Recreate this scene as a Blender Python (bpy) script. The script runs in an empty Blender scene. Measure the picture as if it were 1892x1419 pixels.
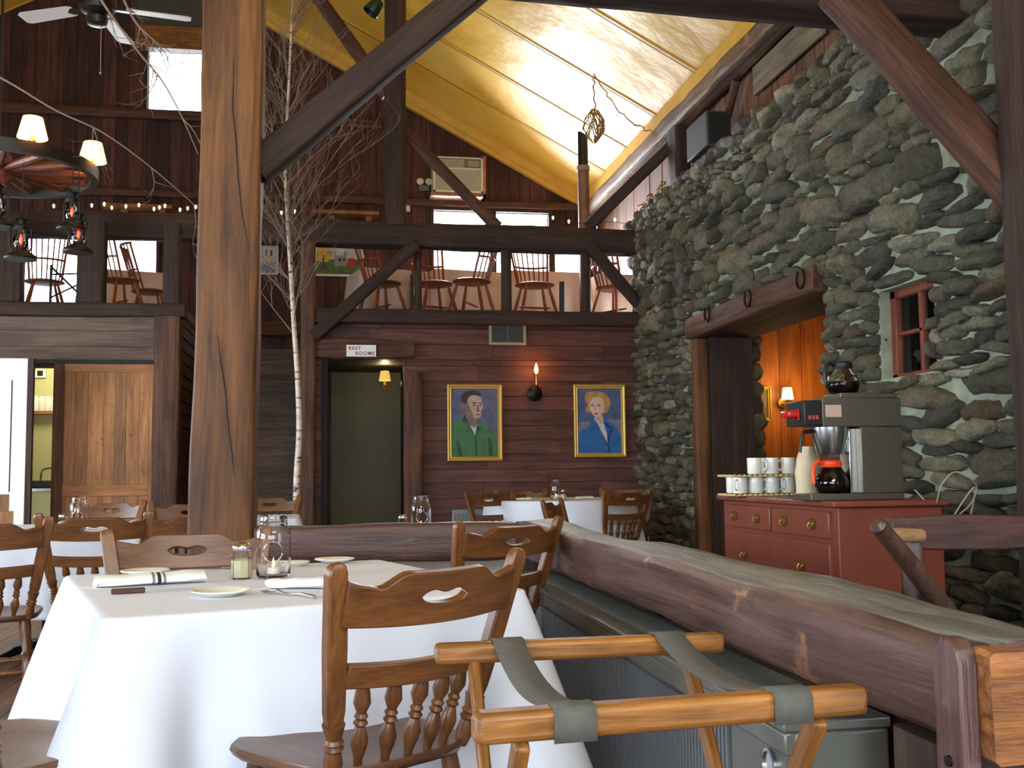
import bpy, bmesh, math, random
import numpy as np
from mathutils import Vector, Matrix, noise
random.seed(7); rng = np.random.default_rng(7)
R = math.radians
SC = bpy.context.scene
COL = SC.collection
# ---------------------------------------------------------------- camera
FPX, CX, CY, EYE = 1940.0, 946.0, 709.5, 1.06
pitch, roll, yawr = R(4.73), 0.011, R(9.8)
fw0 = Vector((math.sin(yawr), math.cos(yawr), 0)); rt0 = Vector((math.cos(yawr), -math.sin(yawr), 0)); up0 = Vector((0, 0, 1))
FW = fw0*math.cos(pitch) + up0*math.sin(pitch); UPV = up0*math.cos(pitch) - fw0*math.sin(pitch)
RT = rt0*math.cos(roll) - UPV*math.sin(roll); UP = UPV*math.cos(roll) + rt0*math.sin(roll)
CAM = Vector((0, 0, EYE))
cd = bpy.data.cameras.new('camera'); cam = bpy.data.objects.new('camera', cd); COL.objects.link(cam)
cd.sensor_width = 36.0; cd.lens = 36.0*FPX/1892.0; cd.clip_start = 0.05; cd.clip_end = 200
m = Matrix((RT, UP, -FW)).transposed().to_4x4(); m.translation = CAM; cam.matrix_world = m
SC.camera = cam
# ---------------------------------------------------------------- view, world
SC.view_settings.view_transform = 'Standard'; SC.view_settings.look = 'None'
SC.view_settings.gamma = 1.0; SC.view_settings.use_curve_mapping = False
SC.view_settings.exposure = 0.0
w = bpy.data.worlds.new('sky'); SC.world = w; w.use_nodes = True
bg = w.node_tree.nodes['Background']; bg.inputs[0].default_value = (0.80, 0.90, 1.0, 1); bg.inputs[1].default_value = 7.0
def area(name, loc, target, sx, sy, power, col):
    l = bpy.data.lights.new(name, 'AREA'); l.shape = 'RECTANGLE'; l.size = sx; l.size_y = sy; l.energy = power; l.color = col
    o = bpy.data.objects.new(name, l); COL.objects.link(o); o.location = loc
    o.rotation_euler = (Vector(target)-Vector(loc)).to_track_quat('-Z', 'Y').to_euler(); return o
DAY = (0.72, 0.86, 1.0)
area('daylight_front_window', (-1.6, -2.75, 1.75), (-0.6, 4, 1.2), 4.8, 1.7, 200, DAY)
area('daylight_side_window', (-5.4, 1.9, 1.75), (0.3, 3.6, 0.9), 3.4, 1.7, 240, DAY)
area('daylight_side_window_far', (-5.4, 7.0, 1.75), (3.0, 8.0, 1.6), 3.4, 1.7, 260, DAY)
area('ceiling_fill_gable', (0.6, -2.75, 4.6), (2.2, 9, 5.0), 3.0, 1.4, 165, (1.0, 0.92, 0.72))  # added warm fill aimed at the yellow ceiling through an unseen gable opening
area('daylight_loft_window_left', (-3.1, 14.9, 3.9), (-2.5, 9, 3.0), 1.6, 1.0, 160, (0.95, 0.97, 1.0))
area('daylight_loft_window', (2.4, 14.9, 4.2), (1.6, 10, 2.9), 2.4, 1.3, 620, (0.95, 0.97, 1.0))
# ---------------------------------------------------------------- helpers
def ray(x, y): return FW + RT*((x-CX)/FPX) + UP*((CY-y)/FPX)
def PZ(x, y, z): d = ray(x, y); return CAM + d*((z-EYE)/d.z)
def PY(x, y, Y): d = ray(x, y); return CAM + d*(Y/d.y)
def PX(x, y, X): d = ray(x, y); return CAM + d*(X/d.x)
def lin(c): return tuple(((v/255/12.92) if v/255 <= 0.04045 else ((v/255+0.055)/1.055)**2.4) for v in c) + (1,)
class NT:
    def __init__(s, name):
        s.m = bpy.data.materials.new(name); s.m.use_nodes = True; s.t = s.m.node_tree; s.n = s.t.nodes; s.l = s.t.links
        s.b = s.n['Principled BSDF']
    def new(s, typ, **kw):
        n = s.n.new(typ)
        for k, v in kw.items():
            if hasattr(n, k): setattr(n, k, v)
            else: n.inputs[k].default_value = v
        return n
    def ramp(s, src, stops):
        r = s.n.new('ShaderNodeValToRGB'); e = r.color_ramp.elements
        while len(e) < len(stops): e.new(0.5)
        for i, (p, c) in enumerate(stops): e[i].position = p; e[i].color = c
        s.l.new(src, r.inputs[0]); return r.outputs[0]
    def mix(s, fac, a, b, typ='MIX'):
        x = s.n.new('ShaderNodeMix'); x.data_type = 'RGBA'; x.blend_type = typ
        for i, v in ((0, fac), (6, a), (7, b)):
            if hasattr(v, 'is_linked') or isinstance(v, bpy.types.NodeSocket): s.l.new(v, x.inputs[i])
            else: x.inputs[i].default_value = v
        return x.outputs[2]
    def bump(s, h, st, dist=0.01):
        b = s.n.new('ShaderNodeBump'); b.inputs['Strength'].default_value = st; b.inputs['Distance'].default_value = dist
        s.l.new(h, b.inputs['Height']); s.l.new(b.outputs[0], s.b.inputs['Normal'])
def wood(name, dark, light, axis='Z', rough=0.6, scale=1.0, island=0.35, bump=0.5, knots=True, spec=0.4, wear=None):
    t = NT(name); tc = t.new('ShaderNodeTexCoord'); geo = t.new('ShaderNodeNewGeometry')
    mp = t.new('ShaderNodeMapping'); s = {'X': (0.7, 9, 9), 'Y': (9, 0.7, 9), 'Z': (9, 9, 0.7)}[axis]
    mp.inputs['Scale'].default_value = tuple(v*scale for v in s)
    t.l.new(tc.outputs['Object'], mp.inputs[0])
    ad = t.new('ShaderNodeVectorMath', operation='MULTIPLY_ADD'); ad.inputs[1].default_value = (1, 1, 1)
    t.l.new(mp.outputs[0], ad.inputs[0])
    cmb = t.new('ShaderNodeCombineXYZ'); ml = t.new('ShaderNodeMath', operation='MULTIPLY'); ml.inputs[1].default_value = 40
    t.l.new(geo.outputs['Random Per Island'], ml.inputs[0])
    for i in range(3): t.l.new(ml.outputs[0], cmb.inputs[i])
    t.l.new(cmb.outputs[0], ad.inputs[2])
    n1 = t.new('ShaderNodeTexNoise'); n1.inputs['Scale'].default_value = 2.2; n1.inputs['Detail'].default_value = 7; n1.inputs['Roughness'].default_value = 0.65; n1.inputs['Distortion'].default_value = 0.6
    t.l.new(ad.outputs[0], n1.inputs['Vector'])
    n2 = t.new('ShaderNodeTexNoise'); n2.inputs['Scale'].default_value = 9; n2.inputs['Detail'].default_value = 4
    t.l.new(ad.outputs[0], n2.inputs['Vector'])
    n3 = t.new('ShaderNodeTexNoise'); n3.inputs['Scale'].default_value = 1.7*scale; n3.inputs['Detail'].default_value = 3
    t.l.new(tc.outputs['Object'], n3.inputs['Vector'])
    d, l = lin(dark), lin(light)
    c = t.ramp(n1.outputs[0], [(0.3, d), (0.52, tuple((a+b)/2 for a, b in zip(d, l))), (0.72, l)])
    c2 = t.ramp(n2.outputs[0], [(0.25, (0.55, 0.5, 0.48, 1)), (0.55, (1, 1, 1, 1))])
    c = t.mix(0.7, c, c2, 'MULTIPLY')
    c3 = t.ramp(n3.outputs[0], [(0.3, (0.62, 0.6, 0.6, 1)), (0.65, (1.15, 1.12, 1.1, 1))])
    c = t.mix(0.8, c, c3, 'MULTIPLY')
    if island:
        lo = 1-island
        ci = t.ramp(geo.outputs['Random Per Island'], [(0, (lo, lo*0.97, lo*0.95, 1)), (1, (1+island, 1+island*0.9, 1+island*0.8, 1))])
        c = t.mix(1.0, c, ci, 'MULTIPLY')
    if wear:
        n4 = t.new('ShaderNodeTexNoise'); n4.inputs['Scale'].default_value = 5; n4.inputs['Detail'].default_value = 8; n4.inputs['Roughness'].default_value = 0.75
        t.l.new(tc.outputs['Object'], n4.inputs['Vector'])
        f = t.ramp(n4.outputs[0], [(0.58, (0, 0, 0, 1)), (0.70, (1, 1, 1, 1))])
        c = t.mix(f, c, lin(wear))
    t.l.new(c, t.b.inputs['Base Color']); t.b.inputs['Roughness'].default_value = rough
    t.b.inputs['Specular IOR Level'].default_value = spec
    if bump: t.bump(n1.outputs[0], bump, 0.012)
    return t.m
def plain(name, col, rough=0.5, metal=0.0, var=0.0, scale=20, bump=0.0, spec=0.5, coat=0.0, subs=0.0):
    t = NT(name); t.b.inputs['Base Color'].default_value = lin(col); t.b.inputs['Roughness'].default_value = rough
    t.b.inputs['Metallic'].default_value = metal; t.b.inputs['Specular IOR Level'].default_value = spec; t.b.inputs['Coat Weight'].default_value = coat
    if var or bump:
        tc = t.new('ShaderNodeTexCoord'); n = t.new('ShaderNodeTexNoise'); n.inputs['Scale'].default_value = scale; n.inputs['Detail'].default_value = 6
        t.l.new(tc.outputs['Object'], n.inputs['Vector'])
        c = lin(col)
        o = t.ramp(n.outputs[0], [(0.3, tuple(v*(1-var) for v in c[:3])+(1,)), (0.7, tuple(min(1, v*(1+var)) for v in c[:3])+(1,))])
        t.l.new(o, t.b.inputs['Base Color'])
        if bump: t.bump(n.outputs[0], bump, 0.005)
    return t.m
def emit(name, col, strength):
    t = NT(name); t.b.inputs['Base Color'].default_value = lin(col); t.b.inputs['Emission Color'].default_value = lin(col); t.b.inputs['Emission Strength'].default_value = strength
    return t.m
def glass(name, col=(255, 255, 255), rough=0.02, ior=1.35):
    t = NT(name); t.b.inputs['Base Color'].default_value = lin(col); t.b.inputs['Roughness'].default_value = rough
    t.b.inputs['Transmission Weight'].default_value = 1.0; t.b.inputs['IOR'].default_value = ior
    return t.m
def fresnel_pane(name):
    t = NT(name); g = t.new('ShaderNodeBsdfGlossy'); g.inputs['Roughness'].default_value = 0.03; tr = t.new('ShaderNodeBsdfTransparent')
    mx = t.new('ShaderNodeMixShader'); fr = t.new('ShaderNodeFresnel'); t.l.new(fr.outputs[0], mx.inputs[0]); t.l.new(tr.outputs[0], mx.inputs[1]); t.l.new(g.outputs[0], mx.inputs[2])
    t.l.new(mx.outputs[0], t.n['Material Output'].inputs[0]); return t.m
class MB:
    def __init__(s): s.v = []; s.f = []; s.mi = []
    def add(s, vs, fs, mi=0):
        o = len(s.v); s.v += [tuple(v) for v in vs]; s.f += [tuple(i+o for i in f) for f in fs]; s.mi += [mi]*len(fs); return s
    def box(s, a, b, mi=0, M=None):
        x0, y0, z0 = a; x1, y1, z1 = b
        vs = [Vector(p) for p in ((x0,y0,z0),(x1,y0,z0),(x1,y1,z0),(x0,y1,z0),(x0,y0,z1),(x1,y0,z1),(x1,y1,z1),(x0,y1,z1))]
        if M: vs = [M @ v for v in vs]
        return s.add(vs, [(0,3,2,1),(4,5,6,7),(0,1,5,4),(1,2,6,5),(2,3,7,6),(3,0,4,7)], mi)
    def lathe(s, prof, seg=16, c=(0,0,0), M=None, mi=0, caps=True):
        vs = []; fs = []; n = len(prof)
        for r, z in prof:
            for k in range(seg):
                a = 2*math.pi*k/seg; p = Vector((r*math.cos(a), r*math.sin(a), z))
                if M: p = M @ p
                vs.append(p+Vector(c))
        for i in range(n-1):
            for k in range(seg): fs.append((i*seg+k, i*seg+(k+1) % seg, (i+1)*seg+(k+1) % seg, (i+1)*seg+k))
        if caps: fs.append(tuple(range(seg))[::-1]); fs.append(tuple((n-1)*seg+k for k in range(seg)))
        return s.add(vs, fs, mi)
    def lathe2(s, p0, p1, prof, seg=12, mi=0):   # profile (radius, t 0..1) along a segment
        p0 = Vector(p0); p1 = Vector(p1); q = (p1-p0).to_track_quat('Z', 'Y').to_matrix().to_4x4(); q.translation = p0; L = (p1-p0).length
        return s.lathe([(r, t*L) for r, t in prof], seg, M=q, mi=mi)
    def tube(s, pts, r, seg=8, mi=0, closed=False):
        pts = [Vector(p) for p in pts]; n = len(pts); rs = r if isinstance(r, (list, tuple)) else [r]*n; vs = []; fs = []; up = None
        for i, p in enumerate(pts):
            if closed: t = pts[(i+1) % n]-pts[i-1]
            else: t = pts[min(i+1, n-1)]-pts[max(i-1, 0)]
            t.normalize()
            if up is None: up = Vector((0,0,1)) if abs(t.z) < 0.9 else Vector((1,0,0))
            a = t.cross(up).normalized(); up = a.cross(t).normalized()
            for k in range(seg):
                an = 2*math.pi*k/seg; vs.append(p+(a*math.cos(an)+up*math.sin(an))*rs[i])
        for i in range(n if closed else n-1):
            j = (i+1) % n
            for k in range(seg): fs.append((i*seg+k, i*seg+(k+1) % seg, j*seg+(k+1) % seg, j*seg+k))
        if not closed: fs.append(tuple(range(seg))[::-1]); fs.append(tuple((n-1)*seg+k for k in range(seg)))
        return s.add(vs, fs, mi)
    def prism(s, poly, h0, h1, M=None, mi=0):   # poly in xy, extruded along z
        n = len(poly); vs = [Vector((p[0], p[1], h0)) for p in poly]+[Vector((p[0], p[1], h1)) for p in poly]
        if M: vs = [M @ v for v in vs]
        return s.add(vs, [tuple(range(n))[::-1], tuple(range(n, 2*n))]+[(i, (i+1) % n, n+(i+1) % n, n+i) for i in range(n)], mi)
    def build(s, name, mats, parent=None, bevel=0, smooth=True, sub=0, loc=None, angle=38):
        me = bpy.data.meshes.new(name); me.from_pydata(s.v, [], s.f)
        for mt in (mats if isinstance(mats, (list, tuple)) else [mats]): me.materials.append(mt)
        me.polygons.foreach_set('material_index', s.mi)
        bm = bmesh.new(); bm.from_mesh(me); bmesh.ops.recalc_face_normals(bm, faces=bm.faces)
        for f in bm.faces: f.smooth = smooth
        if smooth:
            th = R(angle)
            for e in bm.edges:
                if len(e.link_faces) == 2 and e.calc_face_angle(0) > th: e.smooth = False
        bm.to_mesh(me); bm.free()
        o = bpy.data.objects.new(name, me); COL.objects.link(o); o.parent = parent
        if loc: o.location = loc
        if sub: md = o.modifiers.new('sub', 'SUBSURF'); md.levels = sub; md.render_levels = sub
        if bevel: md = o.modifiers.new('bevel', 'BEVEL'); md.width = bevel; md.segments = 2; md.limit_method = 'ANGLE'
        return o
def tag(o, label, cat, group=None, kind=None):
    if label: o['label'] = label
    if cat: o['category'] = cat
    if group: o['group'] = group
    if kind: o['kind'] = kind
    return o
def struct(o): o['kind'] = 'structure'; return o
def thing(name, label, cat, loc=(0,0,0), rz=0, group=None):
    o = bpy.data.objects.new(name, None); COL.objects.link(o); o.location = loc; o.rotation_euler = (0, 0, rz); o.empty_display_size = 0.1
    return tag(o, label, cat, group)
def kids(o): return [c for c in o.children]
def dup(root, loc, rz, label, group=None, scale=None):
    def cp(o, par):
        c = o.copy(); COL.objects.link(c); c.parent = par
        for ch in list(o.children): cp(ch, c)
        return c
    r = cp(root, None); r.location = loc; r.rotation_euler = (0, 0, rz); r['label'] = label
    if group: r['group'] = group
    if scale: r.scale = (scale,)*3
    return r
def timber_mb(L, w, h, rough=0.006, seed=0, step=0.13, cham=0.012, mb=None):
    mb = mb or MB(); n = max(3, int(L/step)); a, b = w/2, h/2; c = cham
    prof = []
    for (x0, y0), (x1, y1) in (((-a+c, -b), (a-c, -b)), ((a, -b+c), (a, b-c)), ((a-c, b), (-a+c, b)), ((-a, b-c), (-a, -b+c))):
        for q in (0, 0.33, 0.67, 1): prof.append((x0+(x1-x0)*q, y0+(y1-y0)*q))
    k = len(prof); vs = []; fs = []
    for i in range(n+1):
        z = L*i/n
        for (x, y) in prof:
            nv = noise.noise_vector(Vector((x*6+seed*3.1, y*6, z*1.7+seed)))+noise.noise_vector(Vector((x*14+seed, y*14, z*7)))*0.4
            vs.append((x+nv.x*rough*1.6, y+nv.y*rough*1.6, z))
    for i in range(n):
        for j in range(k): fs.append((i*k+j, i*k+(j+1) % k, (i+1)*k+(j+1) % k, (i+1)*k+j))
    fs.append(tuple(range(k))[::-1]); fs.append(tuple(n*k+j for j in range(k)))
    return mb.add(vs, fs)
_ts = [0]
def timber(name, label, p0, p1, w, h, mat, cat='beam', group=None, side=None, rough=0.006, kind=None, cham=0.012):
    """w across 'side' direction, h across the other"""
    _ts[0] += 1; p0 = Vector(p0); p1 = Vector(p1); z = (p1-p0).normalized(); side = Vector(side) if side else Vector((1, 0, 0))
    x = (side - z*side.dot(z)).normalized(); y = z.cross(x)
    o = timber_mb((p1-p0).length, w, h, rough, _ts[0], cham=cham).build(name, mat, angle=50)
    M = Matrix((x, y, z)).transposed().to_4x4(); M.translation = p0; o.matrix_world = M
    if kind: o['kind'] = kind
    else: tag(o, label, cat, group)
    return o
RX = -2.4
def rects_minus(v0, v1, cuts):
    segs = [(v0, v1)]
    for a, b in cuts:
        ns = []
        for s0, s1 in segs:
            if b <= s0 or a >= s1: ns.append((s0, s1)); continue
            if a > s0: ns.append((s0, a))
            if b < s1: ns.append((b, s1))
        segs = ns
    return segs
def board_wall(name, mat, org, U, V, N, u0, u1, v0, v1, bw, vertical=True, cuts=(), th=0.022, gap=0.006, lap=0.0, back=None, split=0):
    """boards on plane org+U*u+V*v, thickness towards -N.. ; v0,v1 may be functions of u (vertical boards)"""
    mb = MB(); org = Vector(org); U = Vector(U); V = Vector(V); N = Vector(N)
    f0 = v0 if callable(v0) else (lambda u: v0); f1 = v1 if callable(v1) else (lambda u: v1)
    def slab(ua, ub, va0, vb0, va1, vb1, d0, d1):   # corner v at ua / ub
        P = lambda u, v, d: org+U*u+V*v+N*d
        vs = [P(ua, va0, -th), P(ub, vb0, -th), P(ub, vb1, -th), P(ua, va1, -th), P(ua, va0, d0), P(ub, vb0, d0), P(ub, vb1, d1), P(ua, va1, d1)]
        mb.add(vs, [(0,3,2,1),(4,5,6,7),(0,1,5,4),(1,2,6,5),(2,3,7,6),(3,0,4,7)])
    if vertical:
        u = u0
        while u < u1-0.01:
            wd = min([bw*random.uniform(0.75, 1.25), u1-u]+[e-u for c in cuts for e in (c[0], c[1]) if e-u > 0.01]); a, b = u, u+wd-gap; j = random.uniform(0, 0.008)
            cc = [(c[2], c[3]) for c in cuts if c[0] < b-0.001 and c[1] > a+0.001]
            lo, hi = min(f0(a), f0(b)), max(f1(a), f1(b))
            for s0, s1 in rects_minus(lo, hi, cc):
                t0a, t0b = (f0(a), f0(b)) if s0 == lo else (s0, s0); t1a, t1b = (f1(a), f1(b)) if s1 == hi else (s1, s1)
                slab(a, b, t0a, t0b, t1a, t1b, j, j)
            u += wd
    else:
        v = v0
        while v < v1-0.005:
            hd = min([bw*random.uniform(0.88, 1.12), v1-v]+[e-v for c in cuts for e in (c[2], c[3]) if e-v > 0.01]); a, b = v, v+hd-gap
            cc = [(c[0], c[1]) for c in cuts if c[2] < b-0.001 and c[3] > a+0.001]
            for s0, s1 in rects_minus(u0, u1, cc):
                pts = [s0]
                if split:
                    q = s0+random.uniform(0.3, 1)*split
                    while q < s1-0.3: pts.append(q); q += split*random.uniform(0.7, 1.3)
                pts.append(s1)
                for i in range(len(pts)-1):
                    slab(pts[i], pts[i+1]-0.003, a, a, b, b, lap+random.uniform(0, .004), random.uniform(0, .003))
            v += hd
    us = sorted(set([u0, u1]+[e for c in cuts for e in c[:2] if u0 < e < u1]+([RX] if u0 < -2.4 < u1 and callable(v1) else [])))
    for a, b in zip(us[:-1], us[1:]):
        cc = [(c[2], c[3]) for c in cuts if c[0] < b-0.001 and c[1] > a+0.001]
        hi = min(f1(a), f1(b))
        for s0, s1 in rects_minus(f0(a), hi, cc):
            P = lambda u, v, d: org+U*u+V*v-N*d
            ta, tb = (f1(a), f1(b)) if s1 == hi else (s1, s1)
            vs = [P(a, s0, th), P(b, s0, th), P(b, tb, th), P(a, ta, th), P(a, s0, th+.03), P(b, s0, th+.03), P(b, tb, th+.03), P(a, ta, th+.03)]
            mb.add(vs, [(0,1,2,3),(4,7,6,5),(0,4,5,1),(1,5,6,2),(2,6,7,3),(3,7,4,0)])
    return mb.build(name, mat, smooth=False)
# ---------------------------------------------------------------- materials
M = {}
M['timber'] = wood('hewn_timber', (54, 34, 25), (116, 76, 54), 'Z', 0.72, 1.0, 0.0, 0.9)
M['timber_dk'] = wood('dark_hewn_timber', (36, 25, 20), (80, 56, 44), 'Z', 0.75, 1.0, 0.0, 0.9)
M['post'] = wood('amber_post_timber', (70, 41, 19), (136, 88, 42), 'Z', 0.62, 0.8, 0.0, 0.7)
M['rail'] = wood('worn_rail_timber', (56, 34, 30), (112, 76, 64), 'Z', 0.42, 0.8, 0.0, 0.9, spec=0.6, wear=(172, 118, 78))
M['boards_v'] = wood('barn_boards_upright', (48, 27, 22), (100, 60, 48), 'Z', 0.75, 0.9, 0.38, 0.5)
M['boards_h'] = wood('barn_boards_level', (62, 34, 28), (116, 72, 60), 'X', 0.6, 0.9, 0.25, 0.5)
M['boards_hy'] = wood('barn_boards_side', (52, 31, 25), (98, 64, 52), 'Y', 0.7, 0.9, 0.25, 0.5)
M['boards_brown'] = wood('brown_boards_upright', (84, 52, 36), (150, 104, 76), 'Z', 0.7, 0.9, 0.25, 0.5)
M['header'] = wood('greyed_header_board', (66, 50, 42), (128, 104, 86), 'X', 0.6, 0.8, 0.15, 0.5)
M['floor'] = wood('floor_planks', (78, 52, 38), (140, 104, 80), 'Y', 0.45, 0.8, 0.2, 0.4)
M['orange_panel'] = wood('amber_pine_panelling', (150, 84, 26), (205, 130, 52), 'Z', 0.45, 0.5, 0.12, 0.2)
M['oak'] = wood('golden_oak', (98, 60, 24), (170, 114, 54), 'X', 0.36, 2.2, 0.0, 0.3)
M['oakz'] = wood('golden_oak_leg', (146, 90, 38), (212, 148, 78), 'Z', 0.38, 2.2, 0.0, 0.3)
M['maple'] = wood('chair_maple_across', (84, 50, 24), (132, 84, 44), 'X', 0.32, 1.6, 0.0, 0.15, spec=0.5)
M['maplez'] = wood('chair_maple_upright', (84, 50, 24), (134, 86, 46), 'Z', 0.32, 1.6, 0.0, 0.15, spec=0.5)
M['mapley'] = wood('chair_maple_seat', (80, 50, 30), (124, 82, 52), 'Y', 0.32, 1.2, 0.0, 0.1, spec=0.5)
M['windsor'] = wood('windsor_wood', (112, 50, 24), (168, 84, 42), 'Z', 0.4, 1.4, 0.0, 0.15)
M['pine_door'] = wood('knotty_pine', (126, 80, 42), (182, 128, 74), 'Z', 0.55, 0.9, 0.34, 0.3, wear=(60, 36, 24))
M['black'] = plain('black_paint', (22, 22, 22), 0.45)
M['iron'] = plain('black_iron', (30, 28, 26), 0.5, 0.6, var=0.3, scale=30)
M['cloth'] = plain('white_tablecloth', (218, 222, 232), 0.85, spec=0.2)
M['china'] = plain('cream_china', (228, 222, 208), 0.25)
M['steel'] = plain('polished_steel', (200, 200, 200), 0.22, 1.0)
M['brushed'] = plain('brushed_steel', (118, 111, 98), 0.42, 0.85, var=0.06, scale=60)
M['gold'] = plain('gold_frame', (206, 168, 78), 0.4, 0.35)
M['brass'] = plain('brass', (184, 148, 84), 0.3, 0.9)
M['glass'] = glass('clear_glass')
M['bulb'] = emit('bulb_glow', (255, 150, 50), 40)
M['flame'] = emit('candle_glow', (255, 170, 80), 14)
M['fairy'] = emit('string_light_glow', (255, 190, 110), 14)
M['shade'] = emit('lit_lampshade', (255, 205, 120), 2.6)
M['white'] = plain('white_paint', (225, 225, 220), 0.5)
M['pane'] = fresnel_pane('window_glass')
# ---------------------------------------------------------------- setting
YB, YL, YG, XS, XE = 11.2, 10.7, 14.4, 3.35, 3.72
RX, RZ, SL = -2.4, 8.21, 0.545
roofz = lambda x: RZ - SL*abs(x-RX)
# floor
mb = MB(); x = -8.45
while x < 6.5:
    wd = random.uniform(0.12, 0.2); mb.box((x, -3, -0.04), (x+wd-0.004, 14.4, 0.0)); x += wd
mb.box((-8.45, -3, -.1), (7.3, 14.5, -.041)); struct(mb.build('floor', M['floor'], smooth=False))
# ceiling: glossy yellow panels with dark joints, two slopes
ty = NT('yellow_ceiling_panel'); tc = ty.new('ShaderNodeTexCoord'); nn = ty.new('ShaderNodeTexNoise'); nn.inputs['Scale'].default_value = 1.1; nn.inputs['Detail'].default_value = 5
ty.l.new(tc.outputs['Object'], nn.inputs['Vector'])
cc = ty.ramp(nn.outputs[0], [(0.3, lin((208, 156, 44))), (0.55, lin((228, 180, 70))), (0.75, lin((232, 196, 104)))])
ty.l.new(cc, ty.b.inputs['Base Color']); ty.b.inputs['Roughness'].default_value = 0.40; ty.b.inputs['Specular IOR Level'].default_value = 0.35
ty.bump(nn.outputs[0], 0.5, 0.12); M['ceil'] = ty.m
M['joint'] = plain('ceiling_joint', (112, 74, 16), 0.6)
def roof(name, sgn):
    mb = MB(); L = 6.05; cs = math.cos(math.atan(SL)); seams = [-3, -1.6, -0.4, 0.8, 2.0, 3.2, 4.4, 5.6, 6.9, 8.3, 9.64, 10.95, 12.13, 13.15, 14.4]
    for a, b in zip(seams[:-1], seams[1:]):
        n = 10
        for i in range(1):
            x0, x1 = RX, RX+sgn*L; z0, z1 = RZ, RZ-SL*L
            mb.add([(x0, a+.02, z0), (x1, a+.02, z1), (x1, b-.02, z1), (x0, b-.02, z0), (x0, a+.02, z0+.03), (x1, a+.02, z1+.03), (x1, b-.02, z1+.03), (x0, b-.02, z0+.03)],
                   [(0,1,2,3),(4,7,6,5),(0,4,5,1),(1,5,6,2),(2,6,7,3),(3,7,4,0)], 0)
        # raised lip along each joint
        mb.add([(x0, b-.045, z0-.012), (x1, b-.045, z1-.012), (x1, b-.02, z1-.012), (x0, b-.02, z0-.012), (x0, b-.045, z0+.01), (x1, b-.045, z1+.01), (x1, b-.02, z1+.01), (x0, b-.02, z0+.01)],
                   [(0,1,2,3),(4,7,6,5),(0,4,5,1),(1,5,6,2),(2,6,7,3),(3,7,4,0)], 0)
        mb.add([(x0, b-.026, z0-.002), (x1, b-.026, z1-.002), (x1, b+.03, z1-.002), (x0, b+.03, z0-.002)], [(0,1,2,3)], 1)
    mb.add([(RX, -3, RZ+.06), (RX+sgn*6.2, -3, RZ-SL*6.2+.06), (RX+sgn*6.2, 14.5, RZ-SL*6.2+.06), (RX, 14.5, RZ+.06)], [(0,1,2,3)], 1)
    return struct(mb.build(name, [M['ceil'], M['joint']], smooth=False))
roof('ceiling_right', 1); roof('ceiling_left', -1)
M['ytrim'] = plain('yellow_trim', (214, 168, 66), 0.45, var=0.12, scale=4)
struct(MB().box((3.52, -3, 4.80), (3.58, 14.3, 4.95)).build('trim_1', M['ytrim']))
# gable trim under the slope
mb = MB()
for x0, x1 in ((RX, 3.6),):
    for d0, d1, t in ((0, 0.13, 0.10), (0.13, 0.20, 0.05)):
        y1, y0 = 14.37, 14.37-t-0.03
        za, zb = roofz(x0)-d0, roofz(x1)-d0; zc, zd = roofz(x0)-d1, roofz(x1)-d1
        mb.add([(x0,y0,za),(x1,y0,zb),(x1,y0,zd),(x0,y0,zc),(x0,y1,za),(x1,y1,zb),(x1,y1,zd),(x0,y1,zc)], [(0,1,2,3),(4,7,6,5),(0,4,5,1),(1,5,6,2),(2,6,7,3),(3,7,4,0)])
struct(mb.build('trim_2', M['ytrim']))
# gable wall with window openings
WIN = [(-2.45, -1.70, 5.92, 6.82), (1.40, 2.19, 2.95, 4.70), (2.28, 3.03, 2.95, 4.70), (3.12, 3.60, 2.95, 4.22), (-3.02, -2.30, 2.95, 4.25), (-4.0, -3.2, 2.95, 4.25)]
struct(board_wall('wall_back', M['boards_v'], (0, YG, 0), (1, 0, 0), (0, 0, 1), (0, -1, 0), -8.4, 3.75, 0, lambda u: roofz(u), 0.17, True, WIN))
mb = MB()   # backing behind the boards' cracks
for i, (a, b, c, d) in enumerate(WIN):
    f = MB(); t = 0.045
    f.box((a-t, YG-.05, d), (b+t, YG+.12, d+t)); f.box((a-t, YG-.06, c-t), (b+t, YG+.12, c)); f.box((a-t, YG-.05, c), (a, YG+.12, d)); f.box((b, YG-.05, c), (b+t, YG+.12, d))
    if i in (1, 2): f.box((a, YG+.03, (c+d)/2-.02), (b, YG+.07, (c+d)/2+.02))
    o = struct(f.build('window_%d' % (i+1), M['timber_dk'], bevel=.004))
    MB().box((a, YG+.05, c), (b, YG+.056, d)).build('pane', M['pane'], o)
# side walls, front wall (windows behind and beside the camera)
LW = [(-0.2, 3.6, 0.85, 2.55), (5.2, 8.8, 0.85, 2.55)]
struct(board_wall('wall_left', M['boards_hy'], (-5.3, 0, 0), (0, 1, 0), (0, 0, 1), (1, 0, 0), -3, 10.7, 0, 3.2, 0.2, False, [(a, b, c, d) for a, b, c, d in LW]))
struct(MB().box((-8.45, -3, 3.2), (-5.27, 10.7, 3.3)).box((-8.5, -3, 3.2), (-8.42, 14.4, 5.1)).build('wall_upper_left', M['boards_hy']))
FW_ = [(-4.0, 0.9, 0.85, 2.6), (-1.2, 2.4, 3.9, 5.2)]  # unseen; widened right to light the heater, high opening added for the ceiling
struct(board_wall('wall_front', M['boards_v'], (0, -2.6, 0), (1, 0, 0), (0, 0, 1), (0, 1, 0), -8.4, 3.75, 0, lambda u: roofz(u), 0.22, True, FW_))
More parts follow.
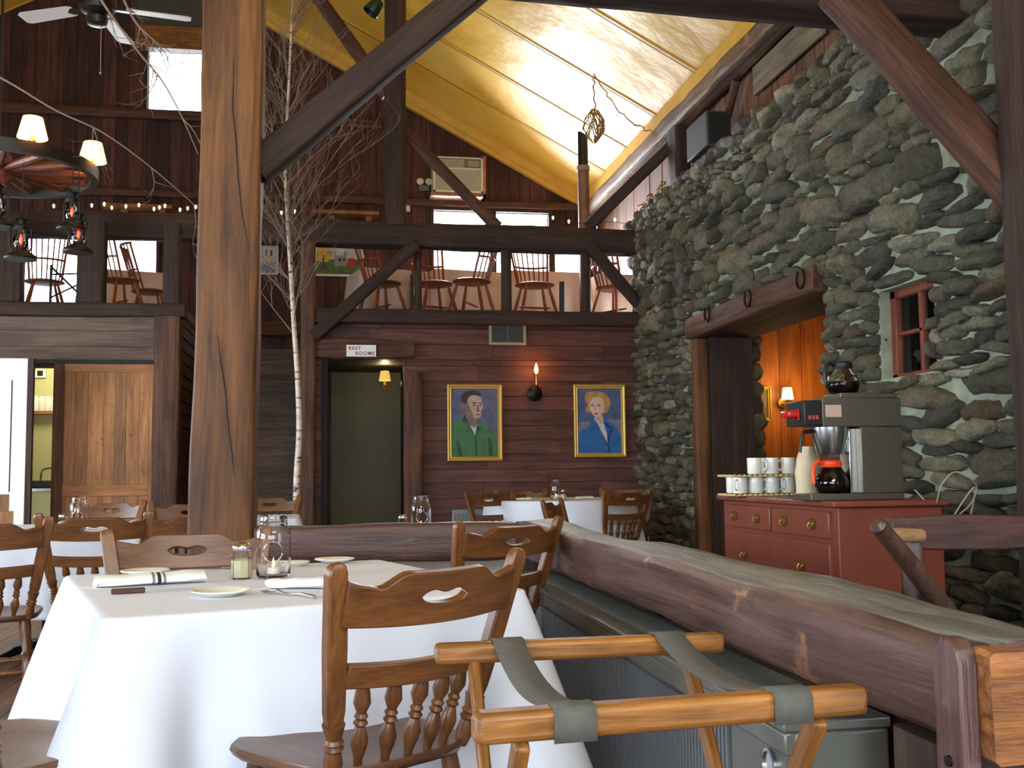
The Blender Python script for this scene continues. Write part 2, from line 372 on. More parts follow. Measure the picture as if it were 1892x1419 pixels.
def wallwin(n, cs, ax):
    for (a, b, c, d) in cs:
        f = MB(); k = 4
        for i in range(k+1):
            u = a+(b-a)*i/k
            if ax == 'x': f.box((-5.34, u-.03, c), (-5.26, u+.03, d))
            else: f.box((u-.03, -2.66, c), (u+.03, -2.58, d))
        for v in (c, (c+d)/2, d):
            if ax == 'x': f.box((-5.34, a-.03, v-.03), (-5.26, b+.03, v+.03))
            else: f.box((a-.03, -2.66, v-.03), (b+.03, -2.58, v+.03))
        o = struct(f.build('window_%d' % n, M['white'])); n += 1
    return n
nw = wallwin(7, LW, 'x'); nw = wallwin(nw, FW_, 'y')
# right wall above the stone, set back; a pale board patch
struct(board_wall('wall_right', M['boards_brown'], (XE+.03, 0, 0), (0, 1, 0), (0, 0, 1), (-1, 0, 0), -3, 14.4, 3.3, 5.0, 0.16, True))
struct(MB().box((XE-.03, 7.25, 4.36), (XE+.0, 8.6, 4.62)).build('trim_3', wood('pale_patch_board', (96, 84, 64), (160, 144, 112), 'Y', .7, .8, 0, .3), bevel=.005))
# loft front wall (level boards) with the restroom opening
struct(board_wall('wall_loft', M['boards_h'], (0, YB, 0), (1, 0, 0), (0, 0, 1), (0, -1, 0), -0.2, 3.75, 0, 2.66, 0.152, False, [(-0.10, 0.76, 0, 2.26)], lap=.010, split=1.6))
# corridor behind the opening
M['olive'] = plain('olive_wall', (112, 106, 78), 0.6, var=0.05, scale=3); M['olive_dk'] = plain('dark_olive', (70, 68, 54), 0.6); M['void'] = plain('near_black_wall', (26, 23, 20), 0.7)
struct(MB().box((0.0, 12.9, 0), (0.95, 12.96, 2.3)).build('wall_corridor_back', M['olive']))
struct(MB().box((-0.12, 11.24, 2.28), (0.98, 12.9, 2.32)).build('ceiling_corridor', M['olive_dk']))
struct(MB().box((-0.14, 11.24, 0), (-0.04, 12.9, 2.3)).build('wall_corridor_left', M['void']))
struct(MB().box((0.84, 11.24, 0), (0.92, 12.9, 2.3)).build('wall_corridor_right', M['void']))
# left block below the left loft
struct(board_wall('wall_kitchen', M['header'], (0, YL, 0), (1, 0, 0), (0, 0, 1), (0, -1, 0), -5.3, -1.5, 2.14, 2.62, 0.17, False))
struct(MB().box((-5.3, YL, 0), (-3.75, YL+.05, 2.14)).build('wall_kitchen_left', M['boards_h']))
struct(board_wall('wall_stair_side', M['boards_hy'], (-1.48, 0, 0), (0, 1, 0), (0, 0, 1), (1, 0, 0), YL+.1, 14.3, 0, 2.62, 0.13, False, lap=.012))
struct(MB().box((-8.4, YL+.02, 2.64), (-1.44, 14.38, 2.72)).build('floor_loft_left', M['floor']))
struct(MB().box((-0.2, YB+.02, 2.68), (3.75, 14.38, 2.76)).build('floor_loft_right', M['floor']))
M['kit'] = plain('kitchen_wall', (196, 190, 132), 0.6)
struct(MB().box((-4.4, 12.3, 0), (-1.52, 12.36, 2.6)).build('wall_kitchen_back', M['kit']))
struct(MB().box((-4.45, 10.8, 0), (-4.4, 12.3, 2.6)).build('wall_kitchen_side', M['kit']))
# next room beyond the stone opening
struct(board_wall('wall_next_room_back', M['orange_panel'], (0, 10.35, 0), (1, 0, 0), (0, 0, 1), (0, -1, 0), 3.8, 7.2, 0.95, 2.7, 0.24, True))
struct(MB().box((3.8, 10.3, 0), (7.2, 10.36, 0.95)).build('wall_next_room_wainscot', M['timber_dk']))
struct(MB().box((3.8, 5.0, 2.7), (7.2, 10.4, 2.75)).build('ceiling_next_room', M['orange_panel']))
struct(MB().box((7.15, 5.0, 0), (7.2, 10.4, 2.7)).build('wall_next_room_side', M['timber_dk']))
struct(MB().box((3.8, 4.95, 0), (7.2, 5.0, 2.7)).build('wall_next_room_near', M['timber_dk']))
# ---------------------------------------------------------------- stone wall
ts = NT('field_stone'); tc = ts.new('ShaderNodeTexCoord'); ge = ts.new('ShaderNodeNewGeometry')
na = ts.new('ShaderNodeTexNoise'); na.inputs['Scale'].default_value = 7; na.inputs['Detail'].default_value = 9; na.inputs['Roughness'].default_value = 0.7; ts.l.new(tc.outputs['Object'], na.inputs['Vector'])
nb = ts.new('ShaderNodeTexNoise'); nb.inputs['Scale'].default_value = 38; nb.inputs['Detail'].default_value = 6; ts.l.new(tc.outputs['Object'], nb.inputs['Vector'])
ca = ts.ramp(ge.outputs['Random Per Island'], [(0, lin((66, 64, 52))), (0.25, lin((120, 114, 92))), (0.5, lin((84, 82, 70))), (0.7, lin((142, 136, 110))), (0.88, lin((104, 88, 64))), (1, lin((172, 168, 142)))])
cb = ts.ramp(na.outputs[0], [(0.3, (0.42, 0.42, 0.42, 1)), (0.5, (0.9, 0.9, 0.88, 1)), (0.72, (1.35, 1.35, 1.28, 1))])
c = ts.mix(1.0, ca, cb, 'MULTIPLY'); cn = ts.ramp(nb.outputs[0], [(0.35, (0.6, 0.6, 0.6, 1)), (0.6, (1.1, 1.1, 1.1, 1))]); c = ts.mix(0.7, c, cn, 'MULTIPLY')
ts.l.new(c, ts.b.inputs['Base Color']); ts.b.inputs['Roughness'].default_value = 0.68; ts.b.inputs['Specular IOR Level'].default_value = 0.45
mh = ts.new('ShaderNodeMath', operation='MULTIPLY_ADD'); mh.inputs[1].default_value = .45; ts.l.new(nb.outputs[0], mh.inputs[0]); ts.l.new(na.outputs[0], mh.inputs[2]); ts.bump(mh.outputs[0], 1.0, 0.07); M['stone'] = ts.m
M['mortar'] = plain('lime_mortar', (144, 149, 126), 0.85, var=0.3, scale=9, bump=1.0)
bm = bmesh.new(); bmesh.ops.create_icosphere(bm, subdivisions=3, radius=1)
ICO = np.array([v.co[:] for v in bm.verts]); ICOF = np.array([[v.index for v in f.verts] for f in bm.faces]); bm.free()
def rock(w, h, d):
    k = 14; N = rng.normal(size=(k, 3)); N[:, 1] *= 0.9; N /= np.linalg.norm(N, axis=1)[:, None]
    off = rng.uniform(0.70, 1.02, k); dots = ICO @ N.T; r = np.where(dots > 0.05, off/np.maximum(dots, 0.05), 9)
    r = np.minimum(-np.log(np.exp(-r*24).sum(1)+np.exp(-24*1.06))/24, 1.08)
    p = ICO*r[:, None]; p = np.sign(p)*np.abs(p)**0.78
    p[:, 0] *= d; p[:, 1] *= w/2*1.02; p[:, 2] *= h/2*1.12
    ph = rng.uniform(0, 9, 3); amp = min(w, h)*0.065
    p += amp*np.sin(p[:, [1, 2, 0]]*45/1+ph)*np.sin(p[:, [2, 0, 1]]*33+ph[::-1])+amp*.6*np.sin(p[:, [2, 0, 1]]*95+ph[::-1])*np.sin(p[:, [1, 2, 0]]*70+ph)
    a = rng.normal()*0.10; c_, s_ = math.cos(a), math.sin(a); y, z = p[:, 1].copy(), p[:, 2].copy(); p[:, 1] = y*c_-z*s_; p[:, 2] = y*s_+z*c_
    return p
OPEN = (6.72, 9.32, 0.0, 2.46); SWIN = (5.42, 6.02, 1.60, 2.15)
def in_cut(u0, u1, v0, v1):
    for a, b, c, d in (OPEN, SWIN):
        if u1 > a and u0 < b and v1 > c and v0 < d: return True
    return False
V = []; F = []; cnt = 0
v = 0.0
while v < 3.86:
    h = float(rng.choice([0.075, 0.1, 0.13, 0.17, 0.21], p=[.26, .32, .26, .13, .03])); u = 0.4+rng.uniform(0, .2)
    sl = rng.normal()*0.006
    while u < 11.25:
        wd = h*rng.uniform(1.7, 4.2)+0.03 if u < 8.5 else h*rng.uniform(1.1, 2.4)+.02
        hh = h*rng.uniform(0.66, 1.12); vc = v+h/2+rng.normal()*0.012+0.02*math.sin(u*1.7+v)
        lo = u-0.004; hi = u+wd+0.004
        parts = [(lo, hi)]
        for a, b, c, d in (OPEN, SWIN):
            if vc+hh*.4 > c and vc-hh*.4 < d:
                np_ = []
                for p0, p1 in parts:
                    if p1 <= a or p0 >= b: np_.append((p0, p1)); continue
                    if p0 < a-0.05: np_.append((p0, a-0.0))
                    if p1 > b+0.05: np_.append((b+0.0, p1))
                parts = np_
        for p0, p1 in parts:
            if p1-p0 < 0.045: continue
            dd = rng.uniform(0.055, 0.12)
            p = rock(p1-p0, hh, dd); p += (XS+0.035+rng.uniform(-.012, .012), (p0+p1)/2, vc)
            F.append(ICOF+cnt); V.append(p); cnt += len(p)
        u += wd
    v += h*0.86
# far end return of the chimney, at Y ~ 11.2, and the cap course
for v in np.arange(0.05, 3.8, 0.13):
    p = rock(0.25, 0.15, 0.17); p += (XS+0.16, 11.1+rng.uniform(-.05, .03), v); F.append(ICOF+cnt); V.append(p); cnt += len(p)
u = 0.6
while u < 11.2:
    wd = rng.uniform(.18, .5); p = rock(wd, rng.uniform(.1, .2), .2); p += (XS+.18, u+wd/2, 3.88+rng.uniform(-.03, .02)); F.append(ICOF+cnt); V.append(p); cnt += len(p); u += wd*.93
# stones of the reveal seen past the opening
for v in np.arange(0.05, 2.3, 0.16):
    p = rock(0.3, 0.19, 0.11); p += (3.93+rng.uniform(-.02, .02), 9.42, v); F.append(ICOF+cnt); V.append(p); cnt += len(p)
V = np.concatenate(V); F = np.concatenate(F)
mo = MB()
def slabs(mo):
    ys = [0.4, SWIN[0], SWIN[1], OPEN[0], OPEN[1], 11.12]
    for a, b in zip(ys[:-1], ys[1:]):
        cuts = []
        if a == SWIN[0]: cuts = [(SWIN[2], SWIN[3])]
        if a == OPEN[0]: cuts = [(OPEN[2], OPEN[3])]
        for s0, s1 in rects_minus(0, 3.86, cuts): mo.box((XS+.03, a, s0), (3.80, b, s1))
slabs(mo)
nv = len(mo.v); me = bpy.data.meshes.new('wall_stone')
allv = np.concatenate([np.array(mo.v), V]); me.from_pydata(allv.tolist(), [], mo.f+(F+nv).tolist())
me.materials.append(M['stone']); me.materials.append(M['mortar'])
mi = [1]*len(mo.f)+[0]*len(F); me.polygons.foreach_set('material_index', mi)
me.polygons.foreach_set('use_smooth', [False]*len(mo.f)+[True]*len(F))
so = bpy.data.objects.new('wall_stone', me); COL.objects.link(so); struct(so)
# ---------------------------------------------------------------- stone wall opening and window
timber('wooden_lintel', 'long reddish timber lintel over the passage in the stone wall, three horseshoes on it', (XS+.02, 6.7, 2.365), (XS+.02, 9.36, 2.365), 0.19, 0.19, M['timber'], 'beam', side=(0, 0, 1), rough=.004)
o = timber('timber_door_jamb', 'upright brown timber framing the far side of the stone passage', (XS+.02, 9.27, 0), (XS+.02, 9.27, 2.26), 0.13, 0.12, M['post'], 'post')
mb = MB().box((XS+.10, 9.20, 0), (3.86, 9.24, 2.27)); struct(mb.build('trim_4', M['timber_dk']))
struct(MB().box((XS+.10, 6.7, 2.27), (3.86, 9.3, 2.30)).build('trim_5', M['timber_dk']))
f = MB(); a, b, c_, d_ = SWIN; x0, x1 = XS+.10, XS+.15
f.box((x0, b-.06, c_), (x1, b, d_)); f.box((x0, a, c_), (x1, a+.05, d_)); f.box((x0, a, d_-.05), (x1, b, d_)); f.box((x0, a, c_), (x1, b, c_+.03))
f.box((x0+.01, (a+b)/2-.035, c_), (x1-.01, (a+b)/2+.0, d_)); f.box((x0+.01, a, (c_+d_)/2-.01), (x1-.01, b, (c_+d_)/2+.012))
M['redwood'] = wood('red_window_wood', (92, 42, 24), (150, 80, 48), 'Z', 0.4, 1.5, 0, .2)
o = struct(f.build('window_11', M['redwood'], bevel=.004)); MB().box((x0+.03, a, c_), (x0+.034, b, d_)).build('pane', M['pane'], o)
struct(MB().box((3.81, SWIN[0]-.3, SWIN[2]-.3), (3.84, SWIN[1]+.3, SWIN[3]+.3)).build('wall_behind_small_window', M['void']))
for i, (x, y, w_) in enumerate(((1319, 578, 1), (1395, 548, 1), (1494, 512, 1))):
    p = PX(x, y, XS-.02); pts = []
    for k in range(15):
        a = R(-50+280*k/14); pts.append((p.x-.065, p.y+.062*math.cos(a), p.z-0.01+.072*math.sin(a)*-1))
    mb = MB().tube(pts, [.009]*15, 6); wh = ('far end', 'middle', 'near end')[i]
    tag(mb.build('horseshoe', M['iron']), 'dark iron horseshoe at the %s of the stone passage lintel' % wh, 'horseshoe', 'horseshoes on the lintel')
# ---------------------------------------------------------------- timber frame
M['eave'] = wood('mottled_eave_timber', (70, 48, 36), (150, 116, 86), 'Z', 0.6, 0.8, 0.0, 0.9, wear=(176, 150, 118))
T = timber
MP = T('main_post', 'massive amber brown hewn post in the middle of the dining room with long cracks', (-0.495, 5.0, 0), (-0.425, 5.0, 5.6), 0.275, 0.26, M['post'], 'post', rough=.007)
T('diagonal_brace', 'thick dark brace rising to the right from the massive amber post', (-0.36, 5.03, 2.50), (0.85, 5.0, 3.59), 0.16, 0.14, M['timber_dk'], 'beam', side=(0, 1, 0))
T('diagonal_brace', 'thick reddish brown brace slanting down to the right in front of the stone wall', PY(1545, -20, 4.86), PY(1905, 372, 4.3), 0.15, 0.19, M['timber'], 'beam', side=(0, 1, 0))
T('tie_beam', 'heavy dark tie beam across the top right of the room', (-0.45, 5.05, 3.64), (3.7, 5.05, 3.55), 0.26, 0.26, M['timber_dk'], 'beam', side=(0, 1, 0))
T('corner_post', 'dark hewn post against the stone wall at the right edge', (PY(1908, 600, 4.2).x, 4.2, 0), (PY(1908, 600, 4.2).x, 4.2, 4.3), 0.13, 0.18, M['timber_dk'], 'post')
T('eave_plate', 'long hewn eave plate beam below the yellow ceiling above the stone wall', (XE-.13, -2.5, 4.71), (XE-.13, 14.35, 4.71), 0.17, 0.2, M['eave'], 'beam', side=(0, 0, 1), rough=.009)
T('loft_beam', 'long dark hewn top beam of the loft railing with string lights along it', (-5.3, YB-.02, 3.63), (3.42, YB-.02, 3.585), 0.22, 0.26, M['timber_dk'], 'beam', side=(0, 1, 0), rough=.009)
T('loft_sill', 'dark timber sill along the right loft floor edge above the portraits', (-0.16, YB-.06, 2.71), (3.40, YB-.06, 2.71), 0.16, 0.15, M['timber_dk'], 'beam', side=(0, 1, 0))
T('loft_sill', 'brown timber sill along the left loft floor edge above the kitchen door', (-5.3, YL-.02, 2.665), (-1.42, YL-.02, 2.665), 0.16, 0.13, M['timber_dk'], 'beam', side=(0, 1, 0))
def post_at(xp, wpx, Y, z0, z1, mat, label, name='railing_post', d=None, grp=None):
    p = PY(xp, (873+500)/2, Y); w_ = wpx*Y/1940; return T(name, label, (p.x, Y, z0), (p.x, Y, z1), w_, d or w_, mat, 'post', grp)
post_at(773, 14, YB, 2.78, 3.49, M['timber_dk'], 'narrow loft railing post left of the middle windsor chair')
post_at(937, 18, YB, 2.78, 3.49, M['timber_dk'], 'loft railing post between the two windows behind')
post_at(1084, 17, YB, 2.78, 3.49, M['timber_dk'], 'loft railing post nearest the stone wall')
post_at(762, 7, YB+.35, 2.76, 3.25, M['black'], 'short black rail stub left in the loft beside the middle windsor chair', 'rail_stub', .05)
post_at(1041, 9, YB+.35, 2.76, 3.2, M['black'], 'short black rail stub in the loft before the right window', 'rail_stub', .05)
post_at(4, 60, YL+.05, 2.72, 3.55, M['timber_dk'], 'thick left loft railing post at the left edge', d=.16)
post_at(166, 46, YL+.05, 2.72, 3.55, M['timber_dk'], 'thick left loft railing post between the two bright openings', d=.16)
post_at(316, 30, YL+.05, 2.72, 3.55, M['timber_dk'], 'narrower left loft railing post beside the massive amber post', d=.14)
post_at(569, 26, YB-.05, 0, 3.5, M['timber'], 'tall brown post left of the restroom opening behind the birch', 'loft_post', .18)
post_at(310, 44, YL-.03, 0, 2.6, M['timber'], 'brown corner post right of the pine sliding door', 'corner_post', .22)
post_at(731, 38, YB-.02, 3.7, roofz(.68)-.12, M['timber_dk'], 'tall dark post standing on the loft beam up to the roof', 'king_post', .22)
post_at(763, 34, YB-.06, 0, 2.12, M['timber'], 'weathered jamb post right of the restroom opening', 'door_jamb', .1)
T('door_header', 'brown header board over the restroom opening behind the sign', PY(577, 643, YB-.07), PY(765, 645, YB-.07), 0.07, 0.20, M['timber'], 'beam', side=(0, 1, 0))
q0 = PY(580, 622, YB-.12); q1 = PY(768, 452, YB-.12); T('knee_brace', 'thin dark knee brace under the loft beam above the restroom sign', q0, q1, 0.10, 0.13, M['timber_dk'], side=(0, 1, 0))
q0 = PY(1180, 562, YB-.12); q1 = PY(1085, 450, YB-.12); T('knee_brace', 'dark knee brace from the loft beam down to the stone wall', q0, q1, 0.12, 0.12, M['timber_dk'], side=(0, 1, 0))
q0 = PY(748, 245, YB-.03); q1 = PY(920, 420, YB-.03); T('thin_brace', 'slim brace running down right past the air conditioner', q0, q1, 0.08, 0.12, M['timber'], side=(0, 1, 0))
q0 = PY(1085, 420, YB-.03); q1 = PY(1256, 258, YB-.7); T('eave_brace', 'dark brace rising from the loft beam to the eave plate', q0, (XE-.1, YB-.6, 4.55), 0.12, 0.12, M['timber_dk'], side=(0, 1, 0))
q0 = PY(590, 0, YB+.2); q1 = PY(716, 176, YB+.2); q0 = q0+(q0-q1)*.3; T('roof_brace', 'pale edged brace descending to the tall dark post under the yellow ceiling', q0, q1, 0.1, 0.14, M['timber'], side=(0, 1, 0))
T('eave_post', 'short dark post under the eave plate at the end of the stone wall', (XE-.12, 10.35, 3.7), (XE-.12, 10.35, 4.63), 0.15, 0.3, M['timber_dk'], 'post')
T('eave_brace', 'slender leaning brace on the board wall above the stones', (XE-.06, 9.6, 3.9), (XE-.06, 8.9, 4.62), 0.07, 0.07, M['timber'])
G = YG-.06
for k, (y0, x0, x1, hh, lab) in enumerate(((207, -300, 705, .13, 'upper grey brown girt across the gable wall below the square window'), (365, -300, 1092, .10, 'lower girt across the gable wall under the air conditioner'))):
    a = PY(x0, y0, G); b = PY(x1, y0, G); z = PY(250 if k == 0 else 600, y0+3, G).z; T('wall_girt', lab, (a.x, G, z), (min(b.x, 3.55), G, z), 0.08, hh, M['boards_brown'] if 0 else M['timber'], side=(0, 1, 0))
T('wall_girt', 'short reddish girt on the gable wall seen through the stairwell', (-1.6, G, 3.0), (0.1, G, 3.0), 0.06, 0.2, M['timber'], side=(0, 1, 0))
for k, (a, b, y, lab) in enumerate(((190, 320, 381, 'narrow lit plank shelf left of the massive post beneath the girt'), (575, 700, 393, 'narrow plank shelf on the gable wall left of the tall dark post'))):
    p = PY(a, y, G-.15); q = PY(b, y, G-.15); t = thing('wall_shelf', lab, 'shelf', (p.x, G-.15, p.z))
    L = q.x-p.x; MB().box((0, -.1, -.025), (L, .14, .025)).build('shelf_board', M['oak'], t, bevel=.004)
    for s in (.3, .85): MB().box((L*s-.04, 0, -.22), (L*s+.04, .14, -.025)).build('bracket', M['oak'], t)

# cracks in the massive post (their own thin dark parts), header box above the square window
def crack(pix):
    pts = [PY(x, y, 4.866) for x, y in pix]; mb = MB().tube([MP.matrix_world.inverted() @ q for q in pts], [.001]+[.0035]*(len(pts)-2)+[.001], 6)
    o = mb.build('crack', M['void']); o.parent = MP
bpy.context.view_layer.update()
crack([(428, 60), (432, 120), (430, 200), (436, 260), (440, 330), (448, 400), (462, 470)]); crack([(402, 620), (408, 670), (416, 720), (420, 770), (430, 850), (433, 880)])
a, b = PY(252, 92, YG-.08), PY(372, 58, YG-.08); struct(MB().box((a.x, YG-.2, a.z), (b.x+.05, YG-.02, b.z)).build('trim_7', M['oak'], bevel=.006))
struct(MB().box((a.x, YG-.1, b.z), (b.x+.05, YG-.02, b.z+.5)).build('trim_8', M['olive_dk'], bevel=.006))
# ---------------------------------------------------------------- chairs
def crest_mesh(W, H, hole, depth=.022, bow=.035, wave=True, n=40):
    """curved board in xz, centred x, z from 0..H; hole (cx, half width, z centre, half height)"""
    mb = MB()
    us = [-W/2+W*i/n for i in range(n+1)]
    def top(x):
        q = abs(x)/(W/2); k = min(1, max(0, (q-.42)/.26)); k = k*k*(3-2*k); e = max(0, (q-.80)/.20)
        return H-.026*k+.010*e*e-.005*math.exp(-((q-.70)/.07)**2)
    top2 = (lambda x: top(x)) if wave else (lambda x: H)
    yb = lambda x: bow*((x/(W/2))**2)-bow
    cx, hw, zc, hh = hole or (0, 0, H/2, 0)
    lo = lambda x: zc-hh*math.sqrt(max(0, 1-((x-cx)/hw)**2))
    up = lambda x: max(lo(x), zc+hh*.75*min(1, (1-abs((x-cx)/hw))*7)*(0.75+.25*math.cos((x-cx)/hw*math.pi*2.0+math.pi)))
    xs = [x for x in us if abs(x-cx) > hw+1e-4]+([cx-hw+2*hw*i/16 for i in range(17)] if hole else [cx] if 0 else [])
    xs = sorted(set(xs)); idx = {}
    def vid(x, z, k):
        key = (round(x, 6), round(z, 6), k)
        if key not in idx: idx[key] = len(mb.v); mb.v.append((x, yb(x)-(depth if k else 0), z))
        return idx[key]
    F_ = []
    inh = lambda x: hole and abs(x-cx) < hw-1e-6
    for i in range(len(xs)-1):
        x0, x1 = xs[i], xs[i+1]; hx = hole and (x0 >= cx-hw-1e-6 and x1 <= cx+hw+1e-6)
        L0 = (lo(x0), up(x0)) if hole and abs(x0-cx) <= hw+1e-6 else (zc, zc); L1 = (lo(x1), up(x1)) if hole and abs(x1-cx) <= hw+1e-6 else (zc, zc)
        for (p0, p1, q0, q1) in ((0, 0, L0[0], L1[0]), (L0[1], L1[1], top2(x0), top2(x1))):
            for k in (0, 1): F_.append([vid(x0, p0, k), vid(x1, p1, k), vid(x1, q1, k), vid(x0, q0, k)])
        F_.append([vid(x0, 0, 0), vid(x1, 0, 0), vid(x1, 0, 1), vid(x0, 0, 1)]); F_.append([vid(x0, top2(x0), 0), vid(x1, top2(x1), 0), vid(x1, top2(x1), 1), vid(x0, top2(x0), 1)])
        if hx:
            for j in (0, 1): F_.append([vid(x0, L0[j], 0), vid(x1, L1[j], 0), vid(x1, L1[j], 1), vid(x0, L0[j], 1)])
    for x in (xs[0], xs[-1]):
        F_.append([vid(x, 0, 0), vid(x, zc, 0), vid(x, zc, 1), vid(x, 0, 1)]); F_.append([vid(x, zc, 0), vid(x, top2(x), 0), vid(x, top2(x), 1), vid(x, zc, 1)])
    for f in F_:
        g = [];
        for q in f:
            if q not in g: g.append(q)
        if len(g) > 2: mb.f.append(tuple(g)); mb.mi.append(0)
    return mb
SP = [(.009, 0), (.010, .08), (.017, .22), (.019, .30), (.013, .42), (.010, .46), (.016, .50), (.010, .54), (.015, .58), (.010, .62), (.019, .74), (.016, .86), (.010, 1)]
LEGP = [(.014, 0), (.018, .06), (.021, .12), (.015, .17), (.022, .20), (.015, .23), (.024, .36), (.027, .46), (.022, .58), (.016, .63), (.024, .67), (.016, .71), (.022, .84), (.019, 1)]
def make_chair(name, label, group, mats=None, W=.50, holew=.062):
    mx, mz, my = mats or (M['maple'], M['maplez'], M['mapley'])
    t = thing(name, label, 'chair', group=group)
    # seat
    n = 28; out = []
    for k in range(n):
        a = 2*math.pi*k/n; c_, s_ = math.cos(a), math.sin(a); r = 1/((abs(c_)**4+abs(s_)**4)**.25)
        y = .215*s_*r; x = (.225+.02*(y/.2))*c_*r; out.append((x, y))
    mb = MB(); rings = [(.80, .434), (.97, .440), (1.0, .452), (.985, .464), (.90, .465), (.6, .458), (.25, .456)]
    vs = []; fs = []
    for s, z in rings: vs += [(x*s, y*s, z) for x, y in out]
    for i in range(len(rings)-1):
        for k in range(n): fs.append((i*n+k, i*n+(k+1) % n, (i+1)*n+(k+1) % n, (i+1)*n+k))
    fs.append(tuple(range(n))[::-1]); fs.append(tuple((len(rings)-1)*n+k for k in range(n)))
    mb.add(vs, fs).build('seat', my, t, angle=60)
    top = {}
    for s in (-1, 1):
        b = Vector((s*.175, -.17, .455)); e = Vector((s*W/2, -.285, .885)); mb = MB(); d = (e-b)
        mb.lathe2(b+d*-.02, b+d*.24, [(.014, 0), (.020, .25), (.016, .5), (.022, .56), (.016, .62), (.022, .68), (.017, .74), (.024, 1)], 12)
        # flat upper blade
        q = d.normalized(); sx = Vector((1, 0, 0)); sx = (sx-q*sx.dot(q)).normalized(); sy = q.cross(sx)
        secs = [(.20, .015, .012), (.30, .022, .013), (.60, .024, .014), (.95, .0225, .013), (.985, .019, .011), (1.0, .012, .007)]
        vs = []; fs = []
        for tt, a, c_ in secs:
            p = b+d*tt; ch = .004
            for x, y in ((-a+ch, -c_), (a-ch, -c_), (a, -c_+ch), (a, c_-ch), (a-ch, c_), (-a+ch, c_), (-a, c_-ch), (-a, -c_+ch)): vs.append(p+sx*x+sy*y)
        for i in range(len(secs)-1):
            for j in range(8): fs.append((i*8+j, i*8+(j+1) % 8, i*8+8+(j+1) % 8, i*8+8+j))
        fs.append(tuple(range(8))[::-1]); fs.append(tuple(5*8+j for j in range(8)))
        mb.add(vs, fs); mb.build('back_post', mz, t)
    lean = math.atan2(.115, .43)
    def on_back(o, tt):
        o.location = (0, -.17-.115*tt, .455+.43*tt); o.rotation_euler = (lean, 0, 0)
    on_back(crest_mesh(W-.045, .112, (0, holew, .060, .017)).build('crest_rail', mx, t, angle=30, bevel=.003), .715)
    on_back(crest_mesh(.35+(W-.35)*.42-.03, .050, None, .02, .03, False, 14).build('mid_rail', mx, t, angle=30, bevel=.003), .42)
    for k in range(5):
        f = (k-2)/2; x0 = f*.115; x1 = f*.135; tt = .43
        MB().lathe2((x0, -.172-.02*(1-f*f), .46), (x1, -.17-.115*tt-.028*(1-f*f), .455+.43*tt), SP, 10).build('spindle', mz, t)
    feet = []
    for sx in (-1, 1):
        for sy in (-1, 1):
            p0 = Vector((sx*.205, sy*.205, 0.0)); p1 = Vector((sx*.155, sy*.145, .441)); feet.append((p0, p1))
            MB().lathe2(p0, p1, LEGP, 12).build('leg', mz, t)
    STR = [(.008, 0), (.011, .2), (.017, .38), (.012, .46), (.017, .5), (.012, .54), (.017, .62), (.011, .8), (.008, 1)]
    L = lambda i, q: feet[i][0].lerp(feet[i][1], q)
    for i, j, q in ((0, 1, .35), (2, 3, .35), (1, 3, .5), (0, 2, .5)):
        MB().lathe2(L(i, q), L(j, q), STR, 10).build('stretcher', mz, t)
    return t
GC = 'turned maple side chairs at the white tables'
def place_by_posts(pl, pr, z=.885):
    """back post tops given in pixels (left, right as seen from behind)"""
    a = PZ(pl[0], pl[1], z); b = PZ(pr[0], pr[1], z); return a, b
def chair_pose(mid, rz, off=.285): return (mid[0]-math.sin(rz)*off, mid[1]+math.cos(rz)*off, 0), rz
ch0 = make_chair('side_chair', 'nearest maple chair seen from behind at the front white table, spindles in full view', GC)
(loc, rz) = chair_pose((.215, 2.22), R(35)); ch0.location = loc; ch0.rotation_euler = (0, 0, rz)
CH = [ # crest centre in the picture, depth, rz deg, label
 ((945, 958), 3.82, 33, 'maple chair just behind the nearest chair, beside the timber rail corner'),
 ((347, 970), 3.62, 187, 'maple chair on the far side of the front table, before the massive post'),
 ((176, 945), 5.3, 7, 'maple chair at the left table, its back the second from the left picture edge'),
 ((-28, 955), 4.75, 14, 'maple chair cut by the left picture edge with its seat and legs visible'),
 ((372, 945), 5.35, 5, 'maple chair half hidden by the left side of the massive post'),
 ((205, 925), 7.9, 165, 'pinkish lit chair facing out behind the candle jar on the left table'),
 ((350, 918), 7.3, 176, 'dark chair back just left of the massive post, farther than the half hidden one'),
 ((497, 912), 8.75, 170, 'maple chair facing out right of the massive post, below the birch trunk'),
 ((905, 899), 9.2, 205, 'small chair at the far table, left end, handle slot showing, before the low heater'),
 ((962, 897), 10.2, 182, 'chair behind the far round table whose posts poke above the cloth'),
 ((1019, 925), 6.4, 245, 'pale maple chair behind the rail corner, only its crest and narrow slot visible'),
 ((1161, 903), 8.85, 22, 'dark backed chair right of the far table nearest the stone wall'),
 ((1156, 893), 10.1, 170, 'far chair whose crest shows just above the dark chair by the stone wall'),
]
CH = [(PY(p[0], p[1], Y), a_, l_) for p, Y, a_, l_ in CH]
for mid, deg, lab in CH:
    loc, rz = chair_pose(mid, R(deg)); dup(ch0, loc, rz, lab, GC)
